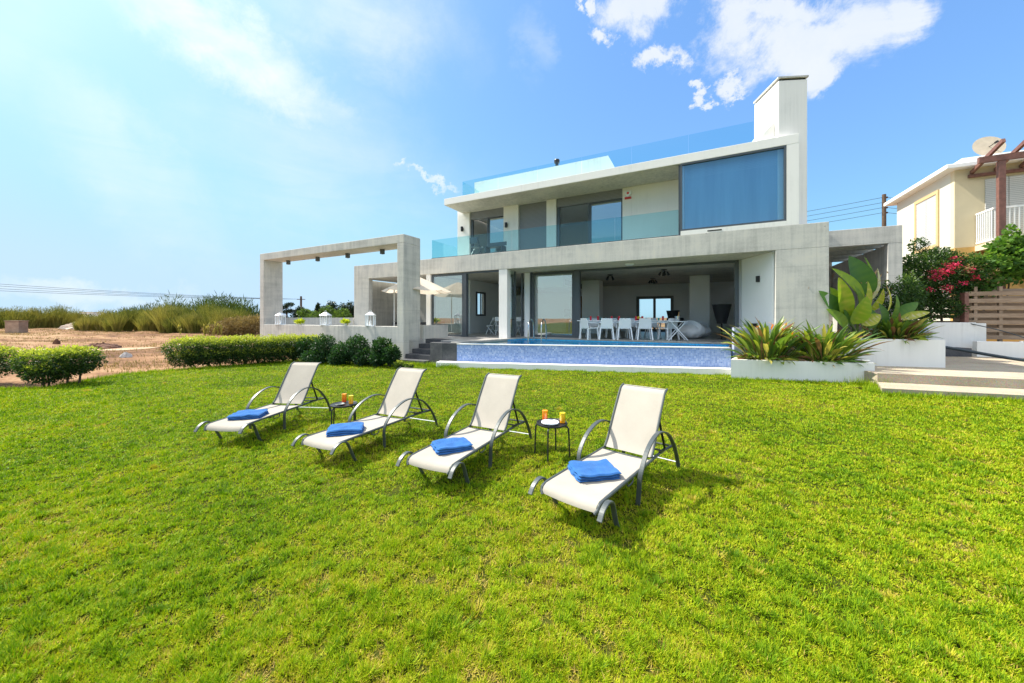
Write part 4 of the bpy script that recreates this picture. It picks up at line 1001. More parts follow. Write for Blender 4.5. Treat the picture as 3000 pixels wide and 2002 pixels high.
# folding table with bucket
q = ((1984-1500)/F*13.7, 13.72)
t = thing('folding_table', 'small white folding table with crossed legs right of the dining chairs', 'table', (*q, FLOOR), ta)
m = MB(); m.lathe([(0, .70), (.36, .70), (.36, .725), (0, .725)], n=28); m.build('tabletop', 'chairwhite', t)
for sx in (-1, 1):
    for sy in (-.18, .18):
        m = MB(); m.beam((sx*.26, sy, .70), (-sx*.34, sy+.02*sx, 0), .035, .03); m.build('leg', 'chairwhite', t)
t = thing('ice_bucket', 'pale ice bucket holding a bottle on the small folding table', 'ice bucket', (q[0]+.02, q[1], FLOOR+.726))
m = MB(); m.lathe([(0, 0), (.075, 0), (.105, .19), (.1, .19), (.07, .01), (0, .01)], n=20); m.build('bucket', 'steel', t, smooth=True)
m = MB(); m.tube([(.02, 0, .05), (.035, 0, .2), (.045, 0, .24), (.06, 0, .34)], [.036, .036, .016, .013], 12); m.build('bottle', 'woodlight', t, smooth=True)
# floor lamps
def floor_lamp(s, v, sc, lab):
    t = thing('floor_lamp', lab, 'floor lamp', H(s, v, FLOOR), 0, 'black floor lamps with tapering shades'); t.scale = (sc,)*3
    m = MB(); m.lathe([(.17, .62), (.345, 1.38), (.338, 1.38), (.165, .62)], n=36); m.lathe([(0, 1.37), (.34, 1.372), (.34, 1.376), (0, 1.376)], n=36); m.build('lamp_shade', 'black', t, smooth=True)
    m = MB()
    prof = [(0, 0), (.15, 0), (.15, .02), (.03, .03)]
    for i in range(9): z = .05+i*.063; prof += [(.012, z), (.030, z+.015), (.034, z+.03), (.030, z+.045), (.012, z+.06)]
    m.lathe(prof+[(.01, 1.2), (0, 1.2)], n=16); m.build('turned_stem', 'black', t, smooth=True)
floor_lamp(11.1, 3.3, 1.0, 'tall black floor lamp with a huge tapering shade at the right of the open room')
floor_lamp(9.2, 5.6, .86, 'smaller black floor lamp behind the right end of the dining table')
# beanbags
def beanbag(s, v, r, rz, lab):
    g = np.random.default_rng(int(s*10)); m = MB(); vs = []; n1, n2 = 22, 32
    for j in range(n1+1):
        th = PI*j/n1
        for k in range(n2):
            ph = 2*PI*k/n2; rr = r*(1+.05*math.sin(3*ph+s)+.04*math.sin(7*ph+5*th)); z = math.cos(th)
            h = (.62*r*(1+z)) * (1.15 if math.cos(ph) > 0 else .9) if True else 0
            vs.append((rr*math.sin(th)*math.cos(ph)*(1.0-.25*max(z, 0)), rr*math.sin(th)*math.sin(ph), max(.0, h+.02*math.sin(9*ph)*math.sin(th))))
    fs = [(j*n2+k, (j+1)*n2+k, (j+1)*n2+(k+1) % n2, j*n2+(k+1) % n2) for j in range(n1) for k in range(n2)]
    m.add(vs, fs); o = m.build('bean_bag', 'beanbag', loc=H(s, v, FLOOR), rotz=rz, smooth=True); tag(o, lab, 'bean bag', 'white bean bags in the open room')
beanbag(10.0, 3.2, .52, .3, 'plump white bean bag in front, beside the folding table'); beanbag(10.3, 4.3, .50, 1.6, 'white bean bag lying behind the front one')
t = thing('armchair', 'low brown upholstered armchair behind the bean bags', 'armchair', H(9.4, 6.2, FLOOR), HA+.4)
m = MB(); m.box(-.4, .4, -.35, .4, .12, .42); m.build('seat', 'deadgrey' if 'deadgrey' in M else 'darkstone', t, bevel=.05)
m = MB(); m.box(-.4, .4, .3, .48, .2, .85); m.build('backrest', 'darkstone', t, bevel=.05)
for sx in (-.5, .4):
    m = MB(); m.box(sx, sx+.1, -.35, .42, .12, .6); m.build('armrest', 'darkstone', t, bevel=.03)
# kitchen set
def fchair():
    t = thing('folding_chair', 'x', 'chair')
    m = MB(); m.box(-.2, .2, -.18, .2, .44, .46); m.build('seat', 'chairwhite', t)
    m = MB(); m.box(-.2, .2, .22, .24, .68, .88); m.build('backrest', 'chairwhite', t)
    for sx in (-.2, .2):
        m = MB(); m.beam((sx, .24, .9), (sx, -.22, 0), .028, .028); m.build('leg', 'chairwhite', t)
        m = MB(); m.beam((sx*.9, -.18, .45), (sx*.9, .25, 0), .028, .028); m.build('leg', 'chairwhite', t)
    return t
f0 = fchair()
for i, (s, v, a, lab) in enumerate([(.75, 3.0, -1.6, 'white folding chair nearest the left glass door'), (1.55, 2.55, 3.1, 'white folding chair at the near side of the kitchen table'), (2.6, 2.7, 2.9, 'white folding chair beside the white door pillar'), (1.6, 4.3, 0, 'white folding chair on the far side of the kitchen table')]):
    c = f0 if i == 0 else copy_tree(f0); c.location = H(s, v, FLOOR); c.rotation_euler.z = HA+a; c['label'] = lab; c['group'] = 'folding chairs at the kitchen table'
t = thing('kitchen_table', 'pale kitchen table behind the left glass door', 'table', H(1.9, 3.4, FLOOR), HA)
m = MB(); m.box(-1.0, 1.0, -.4, .4, .74, .78); m.build('tabletop', 'darkstone', t)
for sx in (-.95, .9):
    for sy in (-.35, .3): m = MB(); m.box(sx, sx+.05, sy, sy+.05, 0, .74); m.build('leg', 'chairwhite', t)
t = thing('flower_vase', 'vase of white blossoms on the kitchen table', 'vase', H(1.4, 3.3, FLOOR+.781))
m = MB(); m.lathe([(0, 0), (.05, 0), (.07, .1), (.03, .2), (.04, .22)], n=16); m.build('vase', 'black', t, smooth=True)
v_, f_, r_ = leaf_cloud([(0, 0, .38, .22, .22, .18)], 160, .07, shell=.1); o = nmesh('blossom', v_, f_, 'planter_white', r_, t)
# ceiling spot clusters
for i, (s, v, lab) in enumerate([(6.6, 4.0, 'ceiling spotlight cluster nearest the sliding door'), (8.2, 6.6, 'ceiling spotlight cluster deepest in the room'), (9.0, 3.2, 'ceiling spotlight cluster above the bean bags')]):
    t = thing('ceiling_lamp', lab, 'ceiling lamp', H(s, v, SOF), .4*i, 'ceiling spotlight clusters')
    m = MB(); m.lathe([(0, -.03), (.12, -.03), (.12, 0)], n=20); m.build('ceiling_plate', 'dark_metal', t)
    for k in range(4):
        a = k*PI/2+.5; m = MB(); m.tube([(0, 0, -.03), (.13*math.cos(a), .13*math.sin(a), -.12)], .008, 6); m.tube([(.12*math.cos(a), .12*math.sin(a), -.09), (.20*math.cos(a), .20*math.sin(a), -.24)], [.03, .055], 12); m.build('spot', 'dark_metal', t, smooth=True)
for i, (s, v, z, lab) in enumerate([(1.75, 2.4, 3.55, 'upper round red pendant lamp in the kitchen'), (2.45, 3.6, 2.75, 'lower round red pendant lamp in the kitchen')]):
    t = thing('pendant_lamp', lab, 'pendant lamp', H(s, v, SOF), 0, 'red pendant lamps in the kitchen')
    m = MB(); m.tube([(0, 0, 0), (0, 0, z-SOF)], .004, 5); m.build('cord', 'dark_metal', t)
    m = MB(); m.lathe([(.11*math.sin(b), -.09*math.cos(b)) for b in np.linspace(0, PI, 11)], (0, 0, z-SOF), 18); m.build('shade', 'redpaint', t, smooth=True)

enlarge_about_camera([o for o in bpy.data.objects if o not in EXCL])
# ================================================================ planters
def planter(name, lab, ox, oy, L, D, z0, z1, rz=BA, skew=0):
    t = thing(name, lab, 'planter', (ox, oy, 0), rz)
    w = .13; m = MB()
    def P(x, y): return (x+y*skew, y)
    m.prism([P(0, 0), P(L, 0), P(L, w), P(0, w)], z0, z1); m.prism([P(0, D-w), P(L, D-w), P(L, D), P(0, D)], z0, z1); m.prism([P(0, w), P(w*1.3, w), P(w*1.3, D-w), P(0, D-w)], z0, z1); m.prism([P(L-w*1.3, w), P(L, w), P(L, D-w), P(L-w*1.3, D-w)], z0, z1); m.build('wall', 'planter_white', t)
    m = MB(); m.prism([P(w*1.3, w), P(L-w*1.3, w), P(L-w*1.3, D-w), P(w*1.3, D-w)], z0, z1-.07); m.build('soil', 'soil', t)
    return t
planter('planter', 'long low white planter at the right end of the pool', 6.56, 10.88, 3.5, 1.08, -.05, .585, R(-15.5), .42)
planter('planter', 'higher white planter behind the low one, holding the broad leaved plant', 10.25, 11.20, 2.45, 1.2, .3, 1.19, R(-14.8))
m = MB(); m.box(0, 1.02, 0, .22, .2, 1.50); o = m.build('tiled_wall', 'mosaic_pale', loc=(7.42, 12.13, 0), rotz=BA); tag(o, 'raised lavender mosaic wall between the pool end and the low planter', 'tiled wall')
m = MB(); m.box(0, 1.15, 0, .4, .2, 1.5); o = m.build('tiled_wall', 'mosaic_pale', loc=(12.9, 12.5, 0), rotz=BA); tag(o, 'lavender mosaic block behind the right end of the higher planter', 'tiled wall')

# leaves as curved paddles -------------------------------------------------
class Leaves:
    def __init__(s): s.V = []; s.F = []; s.R = []; s.n = 0
    def blade(s, root, tip, width, rnd, fold=.25, arch=.12, nrm=None, seg=8, pos=.45, ragged=0, g=None):
        root = Vector(root); tip = Vector(tip); d = tip-root; L = d.length; d = d/L
        up = Vector((0, 0, 1)); side = d.cross(up)
        if nrm is not None: side = d.cross(Vector(nrm))
        if side.length < .1: side = Vector((1, 0, 0))
        side.normalize(); n = side.cross(d).normalized()
        for i in range(seg+1):
            t = i/seg; w = width*.5*math.sin(PI*min(1, (t**(.75 if pos < .5 else 1.1)))*1.0)**.7 if 0 < t < 1 else .002
            if ragged and g is not None: w *= 1-ragged*g.random()
            c = root+d*L*t+n*arch*L*math.sin(PI*t)
            c2 = n*fold*w
            for sgn in (-1, 0, 1):
                s.V.append(c+side*w*sgn+(c2 if sgn else Vector((0, 0, 0)))); s.R.append(min(1, max(0, rnd+.07*math.sin(i*2.4+sgn)+(.10 if sgn == 0 else (-.06 if sgn < 0 else .04)))))
        for i in range(seg):
            a = s.n+i*3; s.F += [(a, a+1, a+4, a+3), (a+1, a+2, a+5, a+4)]
        s.n += (seg+1)*3
    def curved(s, root, az, elev, L, width, rnd, droop=.6, seg=9, blade0=.3, g=None):
        p = Vector(root); e = elev; pts = [p.copy()]; st = L/seg
        for i in range(seg):
            e -= droop/seg*(i/seg)*2; d = Vector((math.cos(az)*math.cos(e), math.sin(az)*math.cos(e), math.sin(e))); p = p+d*st; pts.append(p.copy())
        side = Vector((-math.sin(az), math.cos(az), 0))
        tw = (g.random()-.5)*1.6 if g is not None else 0
        side = (side*math.cos(tw)+Vector((math.cos(az)*-math.sin(elev), math.sin(az)*-math.sin(elev), math.cos(elev)))*math.sin(tw)).normalized()
        for i, q in enumerate(pts):
            t = i/seg; w = .012 if t < blade0 else max(.003, width*.5*math.sin(PI*((t-blade0)/(1-blade0))**.8)**.75 if t < 1 else .002)
            nn = side.cross((pts[min(i+1, seg)]-pts[max(i-1, 0)]).normalized())
            for sgn in (-1, 0, 1):
                s.V.append(q+side*w*sgn+nn*(-.3*w if sgn else 0)); s.R.append(rnd)
        for i in range(seg):
            a = s.n+i*3; s.F += [(a, a+1, a+4, a+3), (a+1, a+2, a+5, a+4)]
        s.n += (seg+1)*3
    def build(s, name, mat, parent, loc):
        l = Vector(loc); return nmesh(name, [tuple(v-l) for v in s.V], s.F, mat, s.R, parent, smooth=True)
def strel_clump(lab, cx, cy, z, rad, hgt, n, seed, dead=.12, flowers=6, wid=.075, cr=(.35, .2)):
    g = np.random.default_rng(seed); t = thing('bird_of_paradise_plant', lab, 'plant', (cx, cy, z), 0, 'narrow leaved plants in the planters')
    A = Leaves(); D = Leaves(); Fl = Leaves()
    for i in range(n):
        az = g.random()*2*PI; rr = g.random()**.7
        ox = cr[0]*rr*math.cos(az)*1.0; oy = cr[1]*rr*math.sin(az); az2 = az+g.normal()*.5
        el = R(86)-rr*R(52)*g.random()**.7-R(8)*g.random(); L = hgt*(.62+.42*g.random())
        if rr > .6 and g.random() < .5: el = R(15)+R(30)*g.random(); L = rad*(.45+.4*g.random())
        q = g.random(); rnd = q*.8 if q < .9 else .9
        (D if g.random() < dead else A).curved((cx+ox, cy+oy, z-.02), az2, el, L, wid*(.6+.7*g.random()), rnd, .35+g.random()*.9, g=g)
    for i in range(int(n*.5)):
        az = g.random()*2*PI; rr = .5+.5*g.random(); (D if g.random() < .45 else A).curved((cx+cr[0]*rr*math.cos(az), cy+cr[1]*rr*math.sin(az), z-.02), az, R(5+50*g.random()), .25+.3*g.random(), .035, g.random(), .8, g=g)
    for i in range(flowers):
        az = g.random()*2*PI; rr = g.random()*.8; el = R(60+25*g.random()); L = hgt*(.5+.25*g.random()); b = Vector((cx+cr[0]*rr*math.cos(az), cy+cr[1]*rr*math.sin(az), z))
        tp = b+Vector((math.cos(az)*math.cos(el), math.sin(az)*math.cos(el), math.sin(el)))*L
        A.blade(b, tp, .02, .4, seg=3)
        Fl = Leaves()
        for k in range(4): Fl.blade(tp, tp+Vector((g.normal()*.05, g.normal()*.05, .05+.08*g.random())), .03, g.random(), seg=3)
        Fl.build('flower', 'flower', t, (cx, cy, z))
    A.build('leaves', 'strel', t, (cx, cy, z)); D.build('dead_leaves', 'deadleaf', t, (cx, cy, z))
strel_clump('spiky narrow leaved plant with orange flowers at the pool end of the low planter', 7.85, 11.15, .52, 1.0, 1.48, 230, 3, flowers=16, wid=.105, cr=(.55, .32))
strel_clump('spiky narrow leaved plant at the right side of the low planter', 9.28, 10.75, .52, 1.0, 1.32, 200, 5, flowers=4, wid=.10, cr=(.55, .30))
strel_clump('spiky plant at the right side of the higher planter', 12.0, 11.30, 1.12, .85, .95, 260, 8, flowers=0, wid=.10, dead=.25, cr=(.42, .28))
# broad leaved plant
def big_plant():
    Y0 = 11.45; g = np.random.default_rng(4); base = W(2520, 992, Y0)
    t = thing('broad_leaved_plant', 'tall plant with broad paddle shaped leaves in the higher planter', 'plant', base)
    def n_(ax): return Vector(ax)
    # tip px, root px, width px, rnd, tip dY, root dY, normal
    spec = [((2487, 750), (2548, 866), 56, .18, .25, .1, (-.5, -1, .2)), ((2532, 752), (2548, 862), 40, .45, .45, .35, (.7, -.8, .2)), ((2436, 786), (2530, 892), 44, .64, .0, .05, (.1, -1, .5)),
            ((2457, 812), (2478, 934), 40, .74, -.45, -.25, (-.3, -1, .2)), ((2542, 824), (2510, 930), 44, .78, -.35, -.2, (.5, -1, .3)), ((2540, 868), (2496, 950), 46, .68, -.5, -.35, (.1, -1, .5)),
            ((2398, 852), (2466, 936), 46, .14, -.3, -.1, (-.3, -1, .3)), ((2432, 842), (2478, 925), 38, .6, -.1, -.1, (-.4, -1, .1)), ((2690, 886), (2614, 930), 32, .30, -.2, 0, (0, -1, .5)),
            ((2724, 915), (2636, 938), 24, .84, -.4, -.2, (0, -.9, .7)), ((2588, 846), (2546, 912), 32, .80, -.1, 0, (.5, -1, .3)), ((2580, 922), (2524, 952), 32, .82, -.5, -.4, (0, -1, .5)),
            ((2574, 888), (2588, 955), 30, .20, -.3, -.2, (.2, -1, 0)), ((2600, 842), (2598, 918), 22, .93, -.2, -.2, (.8, -.8, 0)), ((2502, 834), (2515, 940), 38, .52, -.15, -.15, (.4, -1, 0)),
            ((2570, 785), (2550, 880), 26, .96, .3, .2, (.6, -1, .1)), ((2466, 880), (2500, 955), 36, .34, -.3, -.25, (-.2, -1, .2)), ((2625, 862), (2606, 940), 28, .42, -.1, -.1, (.4, -1, 0)), ((2552, 905), (2548, 965), 34, .25, -.35, -.3, (.1, -1, .1)), ((2420, 905), (2480, 962), 34, .5, -.4, -.3, (-.2, -1, .4))]
    A = Leaves(); P_ = MB()
    for (tp, rt, w, rnd, dt, dr, nv) in spec:
        T = W(*tp, Y0+dt); Q = W(*rt, Y0+dr); A.blade(Q, T, w*Y0/F*.98, rnd, fold=.35, arch=.07, nrm=nv, seg=14, pos=.4)
        b = base+Vector(((Q.x-base.x)*.35+.05*g.normal(), (Q.y-base.y)*.3, -.08)); mid = (b+Q)/2+Vector(((b.x-Q.x)*.15, 0, .05))
        P_.tube(bez([b-base, mid-base, Q-base, Q+(T-Q)*.6-base], 4), [.028]*8+[.02]*4+[.008], 7) if False else P_.tube([b-base, mid-base, Q-base], [.032, .022, .014], 7)
    A.build('leaves', 'bigleaf', t, base)
    P_.build('stems', 'strel' if False else 'stem', t, smooth=True)
    D = Leaves()
    for (tp, rt, w) in [((2570, 788), (2548, 862), 26), ((2585, 800), (2556, 868), 18)]:
        D.blade(W(*rt, Y0+.2), W(*tp, Y0+.4), w*Y0/F, .95, arch=-.05, nrm=(.5, -1, 0), ragged=.6, g=g, seg=16)
    for i in range(60):
        px = g.choice([2440, 2460, 2500, 2560, 2610, 2395, 2590])+g.normal()*14; py = g.uniform(800, 960); q = W(px, py, Y0+g.normal()*.15); v = Vector((g.normal(), g.normal()*.5, g.normal()-.6)).normalized()*g.uniform(.08, .24)
        D.blade(q, q+v, g.uniform(.02, .05), g.random(), ragged=.5, g=g, seg=5)
    D.build('dead_leaves', 'deadleaf', t, base)
M['stem'] = simple('green_stem', (.10, .16, .04), .5, var=.3)
big_plant()

# ================================================================ right side paving, walls, fence
pv = MB(); pv.prism([(9.62, 9.56), (12.1, 8.60), (28, 2.7), (34, 16), (12, 16.5), (9.95, 11.3)], -.05, .38)
o = pv.build('upper_paving', 'aggregate'); tag(o, 'pale pebble paving above the lawn steps', 'paving', kind='structure')
pv = MB(); pv.prism([(8.86, 8.70), (11.2, 7.90), (28, 1.9), (28, 2.69), (12.1, 8.59), (9.60, 9.55)], -.05, .15)
o = pv.build('lower_paving', 'aggregate'); tag(o, 'low pebble concrete step along the lawn edge', 'step', kind='structure')
def wallseg(name, lab, a, b, th, z0, z1, mat, cat):
    m = MB(); a = Vector(a); b = Vector(b); d = (b-a).normalized(); nn = Vector((-d.y, d.x))*th
    m.prism([tuple(p-a) for p in (a, b, b+nn, a+nn)], z0, z1); o = m.build(name, mat, loc=(a.x, a.y, 0), bevel=.012); tag(o, lab, cat)
wallseg('retaining_wall', 'tall white garden wall with a stained foot right of the planters', (14.6, 14.65), (17.8, 13.92), .3, .3, 1.65, 'planter_white', 'wall')
wallseg('retaining_wall', 'white return wall running back from the tall garden wall', (17.81, 13.95), (18.4, 15.6), -.3, .3, 1.62, 'planter_white', 'wall')
wallseg('retaining_wall', 'low stained white wall under the wooden fence', (17.35, 13.55), (18.55, 13.15), .2, .3, .95, 'planter_white', 'wall')
wallseg('retaining_wall', 'low white wall at the right edge below the fence', (18.60, 13.18), (23, 11.8), .2, .3, .98, 'planter_white', 'wall')
wallseg('stone_step', 'dark stone step at the foot of the tall garden wall', (14.9, 13.75), (17.1, 13.5), .5, .3, .70, 'darkstone', 'step')
def fence(a, b, z0, z1, nb, lab, posts):
    a = Vector(a); b = Vector(b); L = (b-a).length; ang = math.atan2(b.y-a.y, b.x-a.x)
    t = thing('wooden_fence', lab, 'fence', (a.x, a.y, 0), ang); st = (z1-z0)/nb
    for i in range(nb):
        m = MB(); z = z0+i*st+random.uniform(-.01, .01); x = 0
        while x < L:
            x2 = min(L, x+2.4); m.box(x, x2-.006, -.028+.004*math.sin(i), -.0, z, z+st*.56); x = x2
        m.build('board', 'plank', t)
        m = MB(); m.box(0.02, L, .10, .125, z+st*.45, z+st*.99) if False else None
    for x in posts:
        m = MB(); m.box(x-.05, x+.05, .001, .09, z0-.1, z1+.06); m.build('post', 'plank', t)
    return t
fence((17.75, 14.25), (25, 12.35), 1.0, 2.98, 7, 'weathered horizontal board fence at the right edge above the low wall', (.35, 1.1, 2.4, 3.3, 4.6, 6.0))
fence((16.6, 15.6), (17.72, 14.30), 1.35, 2.75, 6, 'shaded grey board fence half hidden by the climbers', (.2, .9))
m = MB(); m.box(-.08, .08, -.08, .08, .9, 2.8); o = m.build('fence_post', 'brown_wood', loc=(17.62, 14.15, 0)); tag(o, 'reddish brown post where the two board fences meet', 'post')
fence((17.9, 14.75), (25, 12.85), 1.12, 3.1, 7, 'second board fence seen through the gaps of the front one', (1.5, 3.6, 5.6))
m = MB(); m.tube(bez([(13.3, 12.2, .95), (14.0, 12.15, .92), (14.6, 11.9, .80), (15.6, 11.2, .55), (16.8, 10.9, .43), (19.5, 10.8, .41), (22, 10.6, .41)], 8), .05, 10)
o = m.build('hose', 'hose', smooth=True); tag(o, 'thick dark hose curving down across the pale paving', 'hose')
m = MB(); m.tube(bez([(17.6, 14.0, 1.62), (18.2, 13.5, 1.35), (18.8, 13.0, .98), (19.6, 12.5, .62), (21, 12, .42)], 6), .018, 6)
o = m.build('cable', 'hose'); tag(o, 'thin black cable slanting down in front of the board fence', 'cable')

# ================================================================ neighbouring house
NC = Vector((20.1, 16.5)); nb = thing('neighbour_house', 'cream neighbouring house with brown pergola and white balcony rails', 'house', (NC.x, NC.y, 0), HA)
EZ = 8.72
def npart(name, mat, fn, parent=None, **kw):
    m = MB(); fn(m); return m.build(name, mat, parent or nb, **kw)
npart('wall', 'cream_light', lambda m: m.box(0, 14, 0, 5.55, -.05, EZ)) if False else None
M['cream_light'] = simple('cream_side_render', (.62, .585, .49), .85, var=.03, scale=1)
npart('wall', 'cream_light', lambda m: m.box(0, .3, .302, 5.4, 0, EZ-.2))
npart('wall', 'cream', lambda m: m.box(.001, 12, 0, .3, 5.0, EZ-.2))
npart('wall', 'ochre', lambda m: m.box(.001, 12, -.02, .3, 0, 4.99))
npart('wall', 'cream', lambda m: (m.box(.302, 12, 5.1, 5.4, 0, EZ-.2), m.box(11.7, 12, .302, 5.1, 0, EZ-.2)))
npart('roof', 'white', lambda m: (m.box(-.42, 12.4, -.40, 5.9, EZ-.2, EZ+.0), m.prism_dir([(-.42, -.42, EZ), (-.42, 5.92, EZ), (-.2, 5.92, EZ+.22), (-.2, -.42, EZ+.22)], (.0001, 0, 0)) if False else m.box(.2, 12.2, -.1, 5.6, EZ, EZ+.28)), bevel=.03)
w = npart('window', 'yellow_trim', lambda m: fry(m, -.06, -.001, 1.15, 3.35, 5.25, 8.02, .17))
npart('shutter', 'louvre', lambda m: m.box(-.03, -.002, 1.32, 2.24, 5.42, 7.85), w); npart('shutter', 'louvre', lambda m: m.box(-.03, -.002, 2.26, 3.18, 5.42, 7.85), w)
for (x0, x1) in ((.93, 1.60), (1.62, 2.30), (2.7, 3.5), (3.52, 4.3)):
    npart('louvred_door', 'louvre', lambda m: m.box(x0, x1, -.05, -.002, 5.05, 7.95))
npart('balcony_slab', 'cream', lambda m: m.box(.62, 12, -1.14, -.022, 4.78, 5.02)); npart('balcony_edge', 'white', lambda m: m.box(.58, 12, -1.19, -1.142, 4.55, 5.05))
def rails(m):
    m.box(.63, 12, -1.14, -1.09, 6.38, 6.45); m.box(.63, 12, -1.14, -1.09, 5.10, 5.15); m.box(.63, .68, -1.089, -.05, 6.38, 6.45); m.box(.63, .68, -1.089, -.05, 5.10, 5.15)
    for i in range(80): m.box(.69+i*.13, .725+i*.13, -1.13, -1.10, 5.151, 6.379)
    for i in range(8): m.box(.64, .67, -1.02+i*.13, -.985+i*.13, 5.151, 6.379)
npart('balcony_rail', 'shutter_white', rails)
npart('pergola_post', 'brown_wood', lambda m: m.box(.68, .87, -1.38, -1.20, 3.0, 8.30))
npart('pergola_beam', 'brown_wood', lambda m: (m.box(.12, 12, -1.40, -1.26, 8.31, 8.55)))
npart('pergola_beam', 'brown_wood', lambda m: (m.box(.40, 12, -.14, -.03, 8.08, 8.22)))
for i in range(6): npart('rafter', 'brown_wood', lambda m: m.beam((.50+i*.72, -2.0, 8.92), (.50+i*.72, -.06, 8.30), .10, .15))
def dish():
    q = NC+U*1.6+V*1.3; t = thing('satellite_dish', 'beige satellite dish on the neighbouring roof', 'satellite dish', (q.x, q.y, EZ+.28), 0)
    m = MB(); n = 28; prof = [(.54*j/8, .14*(j/8)**2) for j in range(9)]; m.lathe(prof, n=n); o = m.build('reflector', 'dish', t, smooth=True); o.location = (0, 0, .72); o.rotation_euler = Vector((-.45, -1, .35)).to_track_quat('Z', 'Y').to_euler()
    s_ = o.modifiers.new('s', 'SOLIDIFY'); s_.thickness = .02
    m = MB(); m.tube([(0, 0, -.1), (0, 0, .72)], .04, 8); m.build('mast', 'dark_metal', t)
    m = MB(); m.tube([(0, 0, 0), (0, 0, .55)], .018, 6); m.tube([(0, 0, .50), (0, 0, .62)], .05, 8); o2 = m.build('feed_arm', 'dark_metal', t); o2.location = (0, 0, .72); o2.rotation_euler = Vector((-.45, -1, .1)).to_track_quat('Z', 'Y').to_euler()
dish()
q = NC+U*3.6+V*1.4; t = thing('antenna', 'thin metal television aerial on the neighbouring roof', 'antenna', (q.x, q.y, EZ+.28), 0)
m = MB(); m.tube([(.9, 0, 0), (.9, 0, 1.0)], .02, 6); m.build('mast', 'steel', t)
m = MB(); m.tube([(-.6, 0, .70), (1.3, .3, 1.1)], .012, 6)
for i in range(9): x = -.55+i*.2; m.tube([(x, -.22+.16*i/9*1, .62+.04*i+.0), (x, .28+.16*i/9, .80+.04*i)], .008, 5)
m.tube([(-.6, -.02, .60), (-.6, -.02, .82)], .02, 6)
m.build('boom', 'steel', t)

# climbers (bougainvillea and vine)
def wb(px, py, Y, rx, ry, rz):
    p = W(px, py, Y); return (p.x, p.y, p.z, rx*Y/F, ry, rz*Y/F)
bg = [wb(2650, 860, 14.6, 60, .6, 75), wb(2700, 820, 14.8, 75, .7, 80), wb(2640, 915, 12.9, 40, .35, 45), wb(2770, 840, 14.8, 75, .7, 75), wb(2730, 770, 15.0, 90, .6, 32), wb(2830, 800, 14.6, 55, .6, 60), wb(2700, 905, 14.6, 45, .4, 45), wb(2690, 720, 15.0, 20, .3, 22), wb(2785, 905, 14.25, 40, .3, 28), wb(2610, 870, 12.9, 36, .35, 45), wb(2660, 860, 13.0, 34, .4, 60), wb(2750, 745, 15, 40, .4, 20)]
bc = W(2720, 950, 14.7); t = thing('bougainvillea', 'dark climber with pink bracts covering the shaded fence', 'climber', (bc.x, bc.y, .38))
def sub(v, c): return v-np.array([c.x, c.y, .38])
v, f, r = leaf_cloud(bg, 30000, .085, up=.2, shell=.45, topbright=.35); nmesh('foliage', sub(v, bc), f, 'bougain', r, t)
v, f, r = leaf_cloud([wb(2755, 798, 14.2, 40, .25, 12), wb(2790, 780, 14.2, 28, .2, 14), wb(2795, 760, 14.6, 22, .2, 8), wb(2775, 845, 14.0, 16, .2, 12), wb(2808, 765, 14.6, 18, .2, 8), wb(2740, 815, 14.1, 16, .2, 10), wb(2840, 790, 14.2, 14, .2, 12), wb(2725, 850, 14.0, 8, .2, 8), wb(2860, 815, 14.1, 8, .2, 10), wb(2820, 830, 14.1, 12, .2, 8)], 850, .065, shell=.2); nmesh('pink_bracts', sub(v, bc), f, 'bract', r, t)
m = MB()
for (a, b) in (((2700, 960), (2690, 800)), ((2760, 955), (2740, 790)), ((2640, 960), (2660, 850)), ((2820, 950), (2815, 820))):
    A_ = W(*a, 14.7); B_ = W(*b, 14.7); m.tube([A_-Vector((bc.x, bc.y, .38)), (A_+B_)/2+Vector((.06, 0, 0))-Vector((bc.x, bc.y, .38)), B_-Vector((bc.x, bc.y, .38))], [.04, .03, .02], 7)
m.build('stems', 'bark', t)
vc = W(2920, 950, 14.0); t = thing('vine', 'light green broad leaved vine climbing above the board fence', 'climber', (vc.x, vc.y, .38))
vb = [wb(2860, 830, 14.6, 45, .5, 45), wb(2900, 790, 14.5, 60, .5, 50), wb(2960, 770, 14.4, 60, .5, 60), wb(2985, 730, 14.4, 40, .4, 50), wb(3030, 760, 14.4, 60, .5, 70), wb(2930, 725, 14.5, 22, .3, 28), wb(2958, 690, 14.5, 10, .2, 30), wb(2880, 770, 14.4, 30, .3, 20)]
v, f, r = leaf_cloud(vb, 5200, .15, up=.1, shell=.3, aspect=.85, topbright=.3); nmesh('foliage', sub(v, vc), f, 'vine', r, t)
v, f, r = leaf_cloud([wb(2880, 805, 14.3, 60, .3, 30), wb(2830, 790, 14.3, 25, .3, 20)], 500, .09, shell=.2); nmesh('dry_foliage', sub(v, vc), f, 'drybush', r, t)
m = MB()
for (a, b) in (((2870, 960), (2900, 790)), ((2940, 950), (2960, 720)), ((3000, 950), (3000, 760))):
    A_ = W(*a, 14.6); B_ = W(*b, 14.5); o_ = Vector((vc.x, vc.y, .38)); m.tube([A_-o_, (A_+B_)/2+Vector((.08, 0, 0))-o_, B_-o_], [.035, .025, .015], 7)
m.build('stems', 'bark', t)

